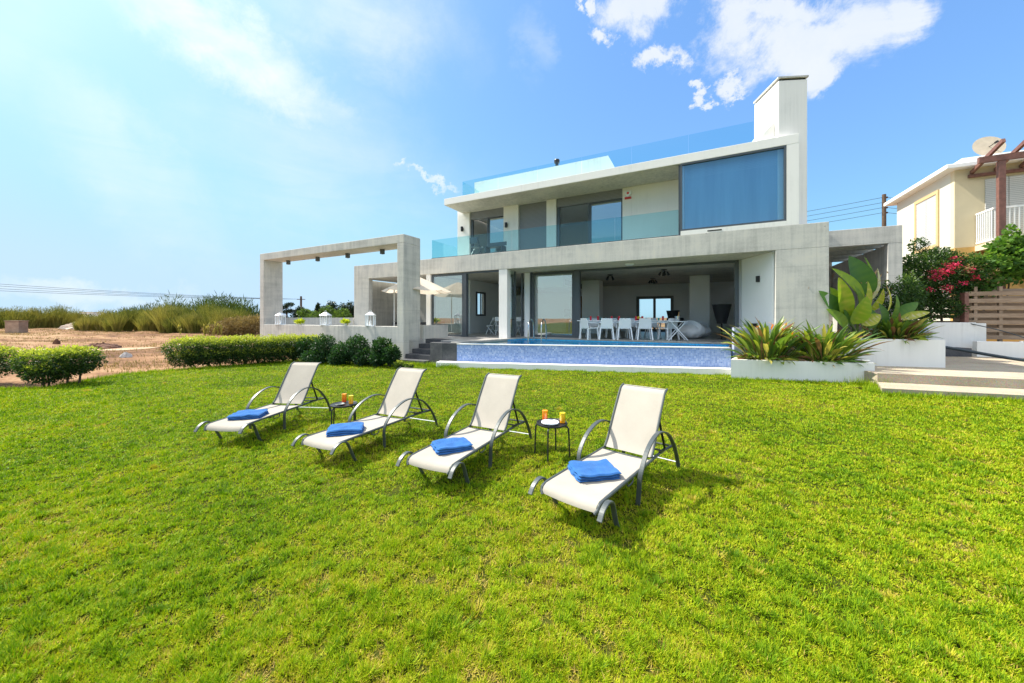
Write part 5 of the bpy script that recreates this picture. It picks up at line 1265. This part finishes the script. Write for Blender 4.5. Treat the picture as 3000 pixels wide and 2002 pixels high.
# utility pole right with wires
up = W(2590, 930, 30)
t = thing('utility_pole', 'dark wooden utility pole rising behind the concrete carport', 'utility pole', (up.x, up.y, 0))
m = MB(); m.tube([(0, 0, 0), (0, 0, 12.0)], [.17, .13], 10); m.build('pole', 'bark', t, smooth=True)
for k in range(4):
    m = MB(); m.lathe([(0, -.06), (.07, -.06), (.09, 0), (.07, .06), (0, .06)], (.22, 0, 11.75-k*.42), 10); m.tube([(.1, 0, 11.75-k*.42), (.22, 0, 11.75-k*.42)], .02, 5); m.build('insulator', 'insulator', t)
def wire(a, b, sag, r=.012, n=16):
    a = Vector(a); b = Vector(b); return [a.lerp(b, i/n)-Vector((0, 0, sag*4*(i/n)*(1-i/n))) for i in range(n+1)], r
wr = thing('overhead_wires', 'thin wires running from the utility pole to the left and right', 'wires', (up.x, up.y, 11.7))
for k in range(4):
    z = 11.75-k*.42; o_ = Vector((up.x, up.y, 11.7))
    m = MB(); p_, r_ = wire((up.x-.1, up.y, z), (up.x-34, up.y+18, z-.6), .9); m.tube([q-o_ for q in p_], .016, 5); m.build('wire', 'dark_metal', wr)
    m = MB(); p_, r_ = wire((up.x+.25, up.y, z), (up.x+28, up.y+3, z+.1), .5); m.tube([q-o_ for q in p_], .016, 5); m.build('wire', 'dark_metal', wr)
# ================================================================ left field: poles, wires, reeds, buildings
fp = W(882, 930, 70); t = thing('utility_pole', 'far utility pole seen through the concrete portal', 'utility pole', (fp.x, fp.y, 0))
m = MB(); m.tube([(0, 0, 0), (0, 0, 5.9)], [.22, .18], 8); m.build('pole', 'bark', t); m = MB(); m.tube([(-.8, 0, 5.3), (.8, 0, 5.3)], .06, 6); m.build('cross_arm', 'bark', t)
wl = thing('overhead_wires', 'thin wires sagging across the sky above the reeds on the left', 'wires', (fp.x, fp.y, 5.4))
o_ = Vector((fp.x, fp.y, 5.4))
for k, (ya) in enumerate((832, 840, 850, 858)):
    A_ = W(-260, ya-18, 40); B_ = Vector((fp.x-.6+.4*k, fp.y, 5.35)); p_, r_ = wire(A_, B_, .35); m = MB(); m.tube([q-o_ for q in p_], .02, 5); m.build('wire', 'dark_metal', wl)

def blades_mass(blobs, n, h, seed, lean=.42, w=.03, base=-.1):
    """reed stems: every blob is broken into fans of stems that open outwards from one foot"""
    g = np.random.default_rng(seed); cl = []
    for (cx, cy, rx, ry, hh) in blobs:
        k = max(8, int(rx*ry*2.0))
        for _ in range(k):
            a = g.random()*2*PI; r = math.sqrt(g.random()); cl.append((cx+rx*r*math.cos(a), cy+ry*r*math.sin(a), hh*(1-.38*r**2.5)*(.70+.42*g.random()), .5+.5*g.random(), g.random()))
    C_ = np.array(cl); idx = g.integers(0, len(C_), n); b = C_[idx]
    la = g.random(n)*2*PI; q = g.random(n); le = lean*(.1+1.1*q**1.2); H_ = b[:, 2]*(.5+.55*g.random(n))
    x = b[:, 0]+np.cos(la)*b[:, 3]*q*.5; y = b[:, 1]+np.sin(la)*b[:, 3]*q*.5
    Vs = []; ww = w*(.6+.8*g.random(n)); va = g.random(n)*2*PI; sx, sy = np.cos(va)*.8, np.sin(va)*.5
    for (t_, k) in ((0, 1), (.5, 1.1), (1, .12)):
        cx = x+np.cos(la)*H_*le*t_**1.6; cy = y+np.sin(la)*H_*le*t_**1.6; cz = base+H_*t_*(1-.18*le*t_)
        Vs += [np.stack([cx-sx*ww*k, cy-sy*ww*k, cz], 1), np.stack([cx+sx*ww*k, cy+sy*ww*k, cz], 1)]
    v = np.stack(Vs, 1).reshape(-1, 3); i = np.arange(n)*6
    f = np.concatenate([np.stack([i, i+1, i+3, i+2], 1), np.stack([i+2, i+3, i+5, i+4], 1)])
    rn = np.repeat(np.clip(.15+.55*b[:, 4]+.4*(g.random(n)-.3), 0, 1), 6)
    # leafy plumes on the upper half of each fan
    m = int(n*.9); b2 = C_[g.integers(0, len(C_), m)]; a2 = g.random(m)*2*PI; r2 = np.sqrt(g.random(m)); t2 = .35+.65*g.random(m)
    px = b2[:, 0]+np.cos(a2)*r2*(.3+b2[:, 2]*lean*.55*t2); py = b2[:, 1]+np.sin(a2)*r2*(.3+b2[:, 2]*lean*.4*t2); pz = base+b2[:, 2]*t2*(1-.2*r2)
    ln = b2[:, 2]*.13*(.5+g.random(m)); dx = np.cos(a2)*.6+.3*g.normal(size=m); dz = .9+.5*g.normal(size=m); dd = np.sqrt(dx*dx+dz*dz)+1e-3; dx /= dd; dz /= dd; wv = w*1.5
    P0 = np.stack([px, py, pz], 1); D = np.stack([dx, 0*dx, dz], 1)*ln[:, None]; S_ = np.stack([-dz, .3*dz, dx], 1)*wv
    v2 = np.stack([P0, P0+D*.4+S_, P0+D, P0+D*.4-S_], 1).reshape(-1, 3); f2 = np.arange(4*m).reshape(m, 4)
    r2_ = np.repeat(np.clip(.10+.5*b2[:, 4]+.35*(g.random(m)-.3)-.12*(t2-.6), 0, 1), 4)
    return cat_clouds((v, f, rn), (v2, f2, r2_))
def reed_bed(name, lab, specs, n, w, seed, tops=None, mat='reed'):
    """specs: (px, pybase, pytop, Y, half width px, depth m)"""
    bl = []
    for (px, pt, Y, hw, dp) in specs:
        c = W(px, 930, Y); bl.append((c.x, Y, hw*Y/F, dp, (CAMZ+(930-pt)/F*Y)+.1))
    bl2 = [(a, b, c, d, e*1.12) for a, b, c, d, e in bl]
    v, f, r = blades_mass(bl2, n, 0, seed, w=w)
    o = nmesh(name, v, f, mat, r); tag(o, lab, 'reeds', kind='stuff'); return bl
reed_bed('reed_bed', 'tall straw coloured reeds at the far left edge of the field', [(20, 905, 60, 50, 3), (75, 903, 62, 40, 3), (130, 902, 64, 40, 3), (190, 898, 66, 36, 3), (-60, 895, 58, 60, 4)], 16000, .03, 21)
reed_bed('reed_bed', 'large straw green reed bank left of the concrete portal', [(330, 917, 52, 45, 3), (400, 908, 50, 50, 3), (470, 900, 48, 50, 3), (540, 893, 46, 55, 3), (610, 893, 46, 50, 3), (660, 900, 45, 40, 2.5), (300, 925, 54, 30, 3)], 36000, .024, 22)
reed_bed('reed_tops', 'dark green reed tops rising behind the straw coloured bank', [(520, 876, 56, 45, 2), (600, 876, 56, 40, 2), (660, 878, 55, 45, 2), (715, 886, 54, 40, 2), (750, 905, 54, 20, 2), (400, 898, 60, 60, 2), (460, 894, 60, 40, 2)], 9000, .04, 23, mat='reedgreen')
reed_bed('low_scrub', 'distant grey green scrub filling the gap between the reed banks', [(250, 922, 90, 60, 4), (300, 920, 95, 50, 4), (210, 926, 85, 40, 4), (60, 915, 120, 160, 5), (400, 915, 120, 120, 5), (900, 925, 90, 140, 6)], 9000, .06, 24, mat='reedgreen')
M['hutclay'] = simple('weathered_clay_render', (.34, .24, .17), .9, var=.25, scale=2)
# dry bush
def bush(name, lab, cat, blobs, n, size, mat, grp=None, trunk=True, up=.3, aspect=.5, shell=.5, topb=.3, tr_r=.05, seed=1):
    c = np.array(blobs)[:, :3].mean(0); zb = -.09 if c[1] > 20 else -.02
    t = thing(name, lab, cat, (c[0], c[1], zb), 0, grp)
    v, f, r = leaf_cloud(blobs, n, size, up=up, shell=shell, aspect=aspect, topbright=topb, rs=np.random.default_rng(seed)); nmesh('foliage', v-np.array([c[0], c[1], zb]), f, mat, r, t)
    m = MB(); g = random.Random(seed)
    for b in blobs:
        p0 = Vector((b[0]*.8+c[0]*.2+g.uniform(-.1, .1), b[1]*.8+c[1]*.2, zb-.1)); p1 = Vector((b[0], b[1], b[2])); o_ = Vector((c[0], c[1], zb))
        m.tube([p0-o_, (p0+p1)/2+Vector((g.uniform(-.1, .1)*b[3], 0, 0))-o_, p1-o_, p1+Vector((g.uniform(-.4, .4)*b[3], 0, b[5]*.6))-o_], [tr_r, tr_r*.8, tr_r*.5, tr_r*.15], 6)
        for k in range(3): m.tube([(p0+p1)/2-o_, p1+Vector((g.uniform(-.7, .7)*b[3], g.uniform(-.6, .6)*b[4], g.uniform(-.2, .6)*b[5]))-o_], [tr_r*.5, tr_r*.15], 5)
    m.build('stems', 'bark', t)
    return t
def gb(px, ptop, pbot, Y, hw, dp): 
    zt = CAMZ+(930-ptop)/F*Y; zbm = CAMZ+(930-pbot)/F*Y; c = W(px, 930, Y); return (c.x, Y, (zt+zbm)/2, hw*Y/F, dp, (zt-zbm)/2)
bush('dry_bush', 'rounded dry brown bush beside the left post of the concrete portal', 'bush', [gb(650, 950, 985, 38, 45, 1.5), gb(700, 930, 985, 38, 50, 1.8), gb(745, 925, 985, 38, 40, 1.6)], 9000, .25, 'drybush', shell=.5, up=.6, aspect=.25, seed=5)
# pampas-like plumes
pl_ = thing('plume_grass', 'cluster of pale feathery plumes at the edge of the reeds', 'grass clump', (*W(615, 930, 33).xy, -.09))
A = Leaves(); o_ = W(615, 930, 33); o_.z = -.09; g = np.random.default_rng(3)
for (px, pt) in ((528, 957), (596, 955), (607, 962), (614, 950), (630, 945), (640, 952), (648, 958), (600, 972), (622, 970)):
    b = W(px+g.normal()*2, 930, 33); b.z = -.09; tp = W(px+g.normal()*3, pt, 33); A.blade(b, b.lerp(tp, .5), .04, .5, seg=3)
    for k in range(10): s0 = b.lerp(tp, .35+.05*k); A.blade(s0, s0+Vector((g.normal()*.12, g.normal()*.1, .45)), .12, .3+.6*g.random(), seg=4)
A.build('plumes', 'reed', pl_, o_)
m = MB(); m.box(-.62, .62, -.6, .6, -.1, 1.35); m.box(-.68, .68, -.66, .66, 1.351, 1.45); c = W(49, 930, 45); o = m.build('pump_hut', 'hutclay', loc=(c.x, c.y, 0), rotz=.3); tag(o, 'small weathered brown pump hut at the far left of the field', 'hut')
# rocks and dirt piles
def rock(name, px, py, Y, r, h, mat, lab, seed, cat='rock'):
    g = np.random.default_rng(seed); m = MB(); n1, n2 = 10, 20; vs = []; c = W(px, py, Y)
    for j in range(n1+1):
        th = PI/2*j/n1
        for k in range(n2):
            ph = 2*PI*k/n2; q = 1+.18*math.sin(3*ph+seed)+.12*math.sin(7*ph+2*th+seed)+.06*g.normal(); vs.append((r*q*math.sin(th)*math.cos(ph), r*.6*q*math.sin(th)*math.sin(ph), h*math.cos(th)*(1+.15*g.normal())))
    fs = [(j*n2+k, (j+1)*n2+k, (j+1)*n2+(k+1) % n2, j*n2+(k+1) % n2) for j in range(n1) for k in range(n2)]; m.add(vs, fs)
    o = m.build(name, mat, loc=(c.x, Y, -.1), smooth=False); tag(o, lab, cat)
M['darksoil'] = simple('dark_turned_soil', (.13, .06, .035), .95, var=.5, scale=7, bstr=.8)
M['palesand'] = simple('pale_sand', (.66, .54, .42), .95, var=.15, scale=4, bstr=.8)
M['chalk'] = simple('grey_chalk', (.48, .46, .44), .9, var=.2, scale=8, bstr=.6)
rock('soil_heap', 300, 1020, 22.5, 1.15, .30, 'darksoil', 'long low heap of dark turned soil in the brown field', 3, 'soil heap'); rock('soil_heap', 225, 1040, 18.6, .6, .14, 'darksoil', 'small flat heap of dark soil left of the long heap', 5, 'soil heap')
rock('rock', 368, 1046, 17.5, .25, .24, 'chalk', 'pale grey chalk boulder lying on the bare field', 7); rock('sand_heap', 222, 960, 58, 1.9, .9, 'palesand', 'pale sand heap in front of the reeds', 9, 'sand heap')
rock('soil_heap', 165, 1008, 26, .22, .35, 'darksoil', 'small dark stump shaped clod on the field', 11, 'soil clod')
# distant buildings
for i, (px, Y, w_, h_, lab) in enumerate([(252, 300, 9, 6.0, 'small distant white building left of its neighbours on the horizon'), (272, 305, 7, 5.5, 'distant white building in the middle of the row on the horizon'), (288, 310, 6, 4.6, 'distant low white building at the right of the row on the horizon'), (185, 320, 9, 5.2, 'distant white building behind the left reeds'), (225, 330, 8, 5.6, 'distant cream building between the reeds and the white row')]):
    c = W(px, 930, Y); t = thing('distant_building', lab, 'building', (c.x, c.y, -.1), .2, 'distant buildings on the horizon')
    m = MB(); m.box(-w_/2, w_/2, 0, 6, 0, h_); m.build('wall', 'white', t)
    m = MB(); m.box(-w_/2-.2, w_/2+.2, -.2, 6.2, h_+.01, h_+.35); m.build('roof', 'cream', t)
    for fz in (1.0, 3.6):
        if fz+1.5 > h_: continue
        for k in range(3): m = MB(); x = -w_/2+w_*(k+.5)/3; m.box(x-.5, x+.5, -.05, -.001, fz, fz+1.4); m.build('window', 'frame', t)
# trees behind the portal
for i, (px, pt, Y, hw, mat, lab) in enumerate([(800, 905, 55, 30, 'fartree', 'light green shrub tree just left of the far pole'), (900, 905, 50, 35, 'fartree', 'light green bushy tree right of the far pole'), (955, 898, 48, 38, 'fartree', 'light green bushy tree in the middle behind the portal'), (1010, 905, 46, 34, 'fartree', 'light green bushy tree beside the rear concrete frame'),
        (965, 880, 62, 22, 'fartreedark', 'dark crowned tree behind the bushy green ones'), (1020, 882, 60, 24, 'fartreedark', 'dark crowned tree nearest the rear concrete frame'), (880, 897, 60, 22, 'fartreedark', 'small dark tree at the foot of the far pole'), (935, 887, 66, 10, 'fartreedark', 'slender dark tree standing between pole and crowns'), (1080, 890, 60, 30, 'fartree', 'bushy tree partly hidden by the rear concrete frame')]):
    zt = CAMZ+(930-pt)/F*Y; c = W(px, 930, Y); rr = hw*Y/F; g = random.Random(i)
    bl = [(c.x+g.uniform(-.6, .6)*rr, Y+g.uniform(-.5, .5)*rr, zt*(.35+.1*k)+.0, rr*.62, rr*.6, zt*.28) for k in range(4)]+[(c.x+g.uniform(-.3, .3)*rr, Y, zt*.75, rr*.55, rr*.5, zt*.25)]
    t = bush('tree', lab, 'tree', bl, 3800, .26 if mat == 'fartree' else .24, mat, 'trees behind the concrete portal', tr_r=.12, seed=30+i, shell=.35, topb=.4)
    for ch in t.children:
        if ch.name.startswith('stems'): ch.name = 'trunk'
        if ch.name.startswith('foliage'): ch.name = 'crown'
c = W(838, 930, 60); zt = CAMZ+45/F*60; t = thing('conifer', 'small dark umbrella shaped conifer beside the left portal post', 'tree', (c.x, c.y, -.1), 0, None)
m = MB(); m.tube([(0, 0, 0), (.15, 0, zt*.5), (-.05, 0, zt*.95)], [.16, .12, .05], 7); m.build('trunk', 'bark', t)
v, f, r = leaf_cloud([(-.5, 0, zt*.82, .9, .8, .28), (.55, 0, zt*.92, .8, .7, .25), (.1, 0, zt*.65, 1.0, .8, .22), (.9, 0, zt*.70, .6, .5, .2)], 1600, .28, shell=.2, aspect=.25); nmesh('crown', v, f, 'fartreedark', r, t)

# ================================================================ hedges and shrubs by the lawn
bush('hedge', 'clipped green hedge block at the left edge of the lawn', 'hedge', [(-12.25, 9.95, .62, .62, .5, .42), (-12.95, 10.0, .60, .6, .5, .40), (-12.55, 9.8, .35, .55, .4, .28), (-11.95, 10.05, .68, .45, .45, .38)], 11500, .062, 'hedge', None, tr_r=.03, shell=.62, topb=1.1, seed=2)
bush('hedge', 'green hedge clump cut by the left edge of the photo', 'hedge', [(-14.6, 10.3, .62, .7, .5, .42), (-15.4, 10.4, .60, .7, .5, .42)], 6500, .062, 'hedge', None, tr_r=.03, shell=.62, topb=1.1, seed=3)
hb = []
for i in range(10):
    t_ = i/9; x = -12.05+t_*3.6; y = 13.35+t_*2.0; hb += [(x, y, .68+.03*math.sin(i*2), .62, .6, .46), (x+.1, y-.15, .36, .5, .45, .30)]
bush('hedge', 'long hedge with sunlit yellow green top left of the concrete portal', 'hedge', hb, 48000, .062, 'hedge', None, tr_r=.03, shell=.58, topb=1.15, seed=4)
def wsh(px, py, Y, hw, hh, d): p = W(px, py, Y); return (p.x, p.y, p.z, hw*Y/F, d, hh*Y/F)
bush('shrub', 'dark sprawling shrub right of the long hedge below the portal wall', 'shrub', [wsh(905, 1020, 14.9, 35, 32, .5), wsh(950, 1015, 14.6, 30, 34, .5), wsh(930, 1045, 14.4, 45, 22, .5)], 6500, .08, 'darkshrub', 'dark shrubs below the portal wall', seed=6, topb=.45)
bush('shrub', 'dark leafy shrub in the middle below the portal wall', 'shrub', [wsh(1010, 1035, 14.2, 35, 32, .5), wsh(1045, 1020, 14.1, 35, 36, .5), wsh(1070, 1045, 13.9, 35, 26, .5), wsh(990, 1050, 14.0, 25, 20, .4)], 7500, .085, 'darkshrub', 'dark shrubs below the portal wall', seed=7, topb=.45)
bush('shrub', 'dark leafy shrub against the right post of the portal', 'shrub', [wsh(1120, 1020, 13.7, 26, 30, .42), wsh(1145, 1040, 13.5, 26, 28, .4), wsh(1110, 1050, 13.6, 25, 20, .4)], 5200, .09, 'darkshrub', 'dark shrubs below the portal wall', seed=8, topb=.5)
bush('shrub', 'small pale tipped weed clump at the foot of the garden steps', 'shrub', [wsh(1170, 1068, 13.0, 14, 10, .2), wsh(1195, 1073, 12.9, 16, 8, .2)], 900, .06, 'hedge', seed=9, tr_r=.01, topb=.9)

# ================================================================ light and sky
sun_v = Vector((.76, -.30, -1.0)).normalized()
sd = bpy.data.lights.new('sun', 'SUN'); so = bpy.data.objects.new('sun', sd); COL.objects.link(so)
sd.energy = 5.0; sd.angle = R(.5); sd.color = (1, .93, .82)
so.rotation_euler = sun_v.to_track_quat('-Z', 'Y').to_euler(); so.location = (-20, 8, 30)
el = math.asin(-sun_v.z); saz = math.atan2(-sun_v.x, -sun_v.y)     # azimuth from +Y towards +X
world = bpy.data.worlds.new('World'); scene.world = world; world.use_nodes = True
nt = world.node_tree; nt.nodes.clear(); ls = nt.links
sky = nt.nodes.new('ShaderNodeTexSky'); sky.sky_type = 'NISHITA'; sky.sun_disc = False; sky.sun_elevation = el; sky.sun_rotation = saz
sky.air_density = 1.0; sky.dust_density = .6; sky.ozone_density = 2.2; sky.altitude = 20
tc = nt.nodes.new('ShaderNodeTexCoord'); sep = nt.nodes.new('ShaderNodeSeparateXYZ'); ls.new(tc.outputs['Generated'], sep.inputs[0])
yy = math_(nt, 'MAXIMUM', sep.outputs[1], .02)
gx0 = math_(nt, 'DIVIDE', sep.outputs[0], yy); gz0 = math_(nt, 'DIVIDE', sep.outputs[2], yy)
def warp_(seed, amp):
    mp_ = nt.nodes.new('ShaderNodeMapping'); mp_.inputs['Location'].default_value = (seed, seed*.7, -seed); ls.new(tc.outputs['Generated'], mp_.inputs[0])
    n_ = noise(nt, mp_.outputs[0], 5.5, 12, .68, .2); return math_(nt, 'MULTIPLY', math_(nt, 'SUBTRACT', n_, .5), amp)
gx = math_(nt, 'ADD', gx0, warp_(3.1, .42)); gz = math_(nt, 'ADD', gz0, warp_(9.7, .36)); ahead = math_(nt, 'GREATER_THAN', sep.outputs[1], .05)
n1 = noise(nt, tc.outputs['Generated'], 6.0, 12, .66, .5); n2 = noise(nt, tc.outputs['Generated'], 2.2, 6, .55, .8)
def blob(px, py, rx, ry, rot=0, amp=1.0, p=1.0):
    cx, cz = (px-1500)/F, (930-py)/F; c, s = math.cos(R(rot)), math.sin(R(rot))
    dx = math_(nt, 'SUBTRACT', gx, cx); dz = math_(nt, 'SUBTRACT', gz, cz)
    a = math_(nt, 'DIVIDE', math_(nt, 'ADD', math_(nt, 'MULTIPLY', dx, c), math_(nt, 'MULTIPLY', dz, s)), rx/F)
    b = math_(nt, 'DIVIDE', math_(nt, 'SUBTRACT', math_(nt, 'MULTIPLY', dz, c), math_(nt, 'MULTIPLY', dx, s)), ry/F)
    d = math_(nt, 'SQRT', math_(nt, 'ADD', math_(nt, 'MULTIPLY', a, a), math_(nt, 'MULTIPLY', b, b)))
    v = math_(nt, 'SUBTRACT', 1.0, d)
    return math_(nt, 'MULTIPLY', v, amp)
def mx(*a):
    r = a[0]
    for b in a[1:]: r = math_(nt, 'MAXIMUM', r, b)
    return r
puffs = mx(blob(1890, 30, 150, 120, 15), blob(2150, 90, 190, 150, 60), blob(2330, 110, 190, 130, -10), blob(2500, 60, 240, 150, 12), blob(2640, 50, 130, 110, 40),
           blob(1945, 198, 75, 46, 20), blob(1778, 142, 58, 44, 0), blob(1752, 20, 34, 60, 0), blob(2055, 258, 34, 24, 0), blob(2140, 235, 60, 30, 30, .9), blob(2290, 30, 330, 80, 0, .9), blob(2400, 190, 130, 70, 30))
cov = math_(nt, 'ADD', math_(nt, 'MULTIPLY', puffs, .9), math_(nt, 'MULTIPLY', math_(nt, 'SUBTRACT', n1, .5), 1.9))
cov = math_(nt, 'MULTIPLY', math_(nt, 'GREATER_THAN', puffs, -.5), cov)
cl = nt.nodes.new('ShaderNodeMapRange'); cl.interpolation_type = 'SMOOTHSTEP'; cl.inputs[1].default_value = .02; cl.inputs[2].default_value = .62; ls.new(cov, cl.inputs[0])
puff = math_(nt, 'MULTIPLY', cl.outputs[0], ahead)
def soft(px, py, rx, ry, rot, amp):
    b = blob(px, py, rx, ry, rot); r = nt.nodes.new('ShaderNodeMapRange'); r.interpolation_type = 'SMOOTHSTEP'; ls.new(b, r.inputs[0]); return math_(nt, 'MULTIPLY', r.outputs[0], amp)
wis = mx(soft(680, 130, 600, 170, -38, 1.35), soft(1050, 60, 420, 240, -20, .62), soft(380, 480, 600, 240, -40, .55), soft(900, 500, 700, 400, -20, .42), soft(1180, 495, 80, 22, 8, .95), soft(1270, 545, 110, 22, -20, .9), soft(1560, 120, 90, 160, 10, .35), soft(260, 870, 520, 60, -4, .7), soft(40, 150, 320, 240, 0, .25))
wn = nt.nodes.new('ShaderNodeMapRange'); wn.inputs[1].default_value = .32; wn.inputs[2].default_value = .66; ls.new(n2, wn.inputs[0])
mpw = nt.nodes.new('ShaderNodeMapping'); mpw.inputs['Rotation'].default_value = (0, R(35), 0); mpw.inputs['Scale'].default_value = (1.2, 1.2, 5.5); ls.new(tc.outputs['Generated'], mpw.inputs[0])
n3 = noise(nt, mpw.outputs[0], 3.0, 8, .6, .6); w3 = nt.nodes.new('ShaderNodeMapRange'); w3.inputs[1].default_value = .35; w3.inputs[2].default_value = .68; ls.new(n3, w3.inputs[0])
tex = math_(nt, 'MULTIPLY_ADD', wn.outputs[0], .45, math_(nt, 'MULTIPLY_ADD', w3.outputs[0], .40, .22))
wis = math_(nt, 'MULTIPLY', math_(nt, 'MULTIPLY', wis, tex), ahead)
WISCOL = (3.5, 3.75, 3.8); PUFFCOL = (3.75, 3.8, 3.9)
SKY_T = (.95, 1.06, 1.12)
sps = nt.nodes.new('ShaderNodeSeparateColor'); ls.new(sky.outputs[0], sps.inputs[0]); cmb = nt.nodes.new('ShaderNodeCombineColor')
for ci, (ka, kc) in enumerate(((.76, 2.15), (1.20, 3.0), (1.75, 3.85))):
    q_ = math_(nt, 'MULTIPLY', math_(nt, 'POWER', sps.outputs[ci], .6), ka)
    ls.new(math_(nt, 'SMOOTH_MIN', q_, kc, .6), cmb.inputs[ci])
sk = cmb.outputs[0]
c1 = mixc(nt, wis, sk, WISCOL)
shade = mixc(nt, math_(nt, 'MULTIPLY', math_(nt, 'SUBTRACT', 1, n1), .9), PUFFCOL, (2.5, 2.95, 3.6))
c2 = mixc(nt, math_(nt, 'MULTIPLY', puff, .93), c1, shade)
# unseen bright cloud bank added high behind the viewer to light the facade, and the glare round the sun
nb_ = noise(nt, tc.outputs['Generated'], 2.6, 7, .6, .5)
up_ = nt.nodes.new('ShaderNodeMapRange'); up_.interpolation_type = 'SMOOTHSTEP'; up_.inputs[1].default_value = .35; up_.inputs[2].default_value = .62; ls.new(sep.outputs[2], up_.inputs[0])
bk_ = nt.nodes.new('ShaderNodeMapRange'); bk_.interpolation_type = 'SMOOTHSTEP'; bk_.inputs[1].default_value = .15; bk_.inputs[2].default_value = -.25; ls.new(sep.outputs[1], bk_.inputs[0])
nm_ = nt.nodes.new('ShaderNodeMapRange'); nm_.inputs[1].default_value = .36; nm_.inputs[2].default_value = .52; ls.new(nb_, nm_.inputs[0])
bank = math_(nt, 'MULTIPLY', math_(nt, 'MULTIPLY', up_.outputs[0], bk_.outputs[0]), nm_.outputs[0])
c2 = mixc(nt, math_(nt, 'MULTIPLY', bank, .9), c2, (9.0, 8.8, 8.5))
hz_ = nt.nodes.new('ShaderNodeMapRange'); hz_.interpolation_type = 'SMOOTHSTEP'; hz_.inputs[1].default_value = .26; hz_.inputs[2].default_value = .04; ls.new(sep.outputs[2], hz_.inputs[0])
c2 = mixc(nt, math_(nt, 'MULTIPLY', math_(nt, 'MULTIPLY', hz_.outputs[0], bk_.outputs[0]), .8), c2, (3.3, 3.75, 3.5))  # pale low band added behind the viewer to brighten the door glass reflections
dt_ = nt.nodes.new('ShaderNodeVectorMath'); dt_.operation = 'DOT_PRODUCT'; ls.new(tc.outputs['Generated'], dt_.inputs[0]); dt_.inputs[1].default_value = tuple(-sun_v)
au = math_(nt, 'MULTIPLY', math_(nt, 'POWER', math_(nt, 'MAXIMUM', dt_.outputs['Value'], 0), 9), 2.0)
c2 = mixc(nt, 1.0, c2, mixc(nt, 1.0, (1.0, .97, .85), au, 'MULTIPLY'), 'ADD')
bg_ = nt.nodes.new('ShaderNodeBackground'); bg_.inputs[1].default_value = .15; ls.new(c2, bg_.inputs[0])
wo = nt.nodes.new('ShaderNodeOutputWorld'); ls.new(bg_.outputs[0], wo.inputs[0])
scene.view_settings.view_transform = 'Standard'; scene.view_settings.look = 'None'; scene.view_settings.exposure = .88; scene.view_settings.gamma = 1
scene.cycles.max_bounces = 10; scene.cycles.transparent_max_bounces = 16; scene.cycles.diffuse_bounces = 8
scene.cycles.sample_clamp_indirect = 20
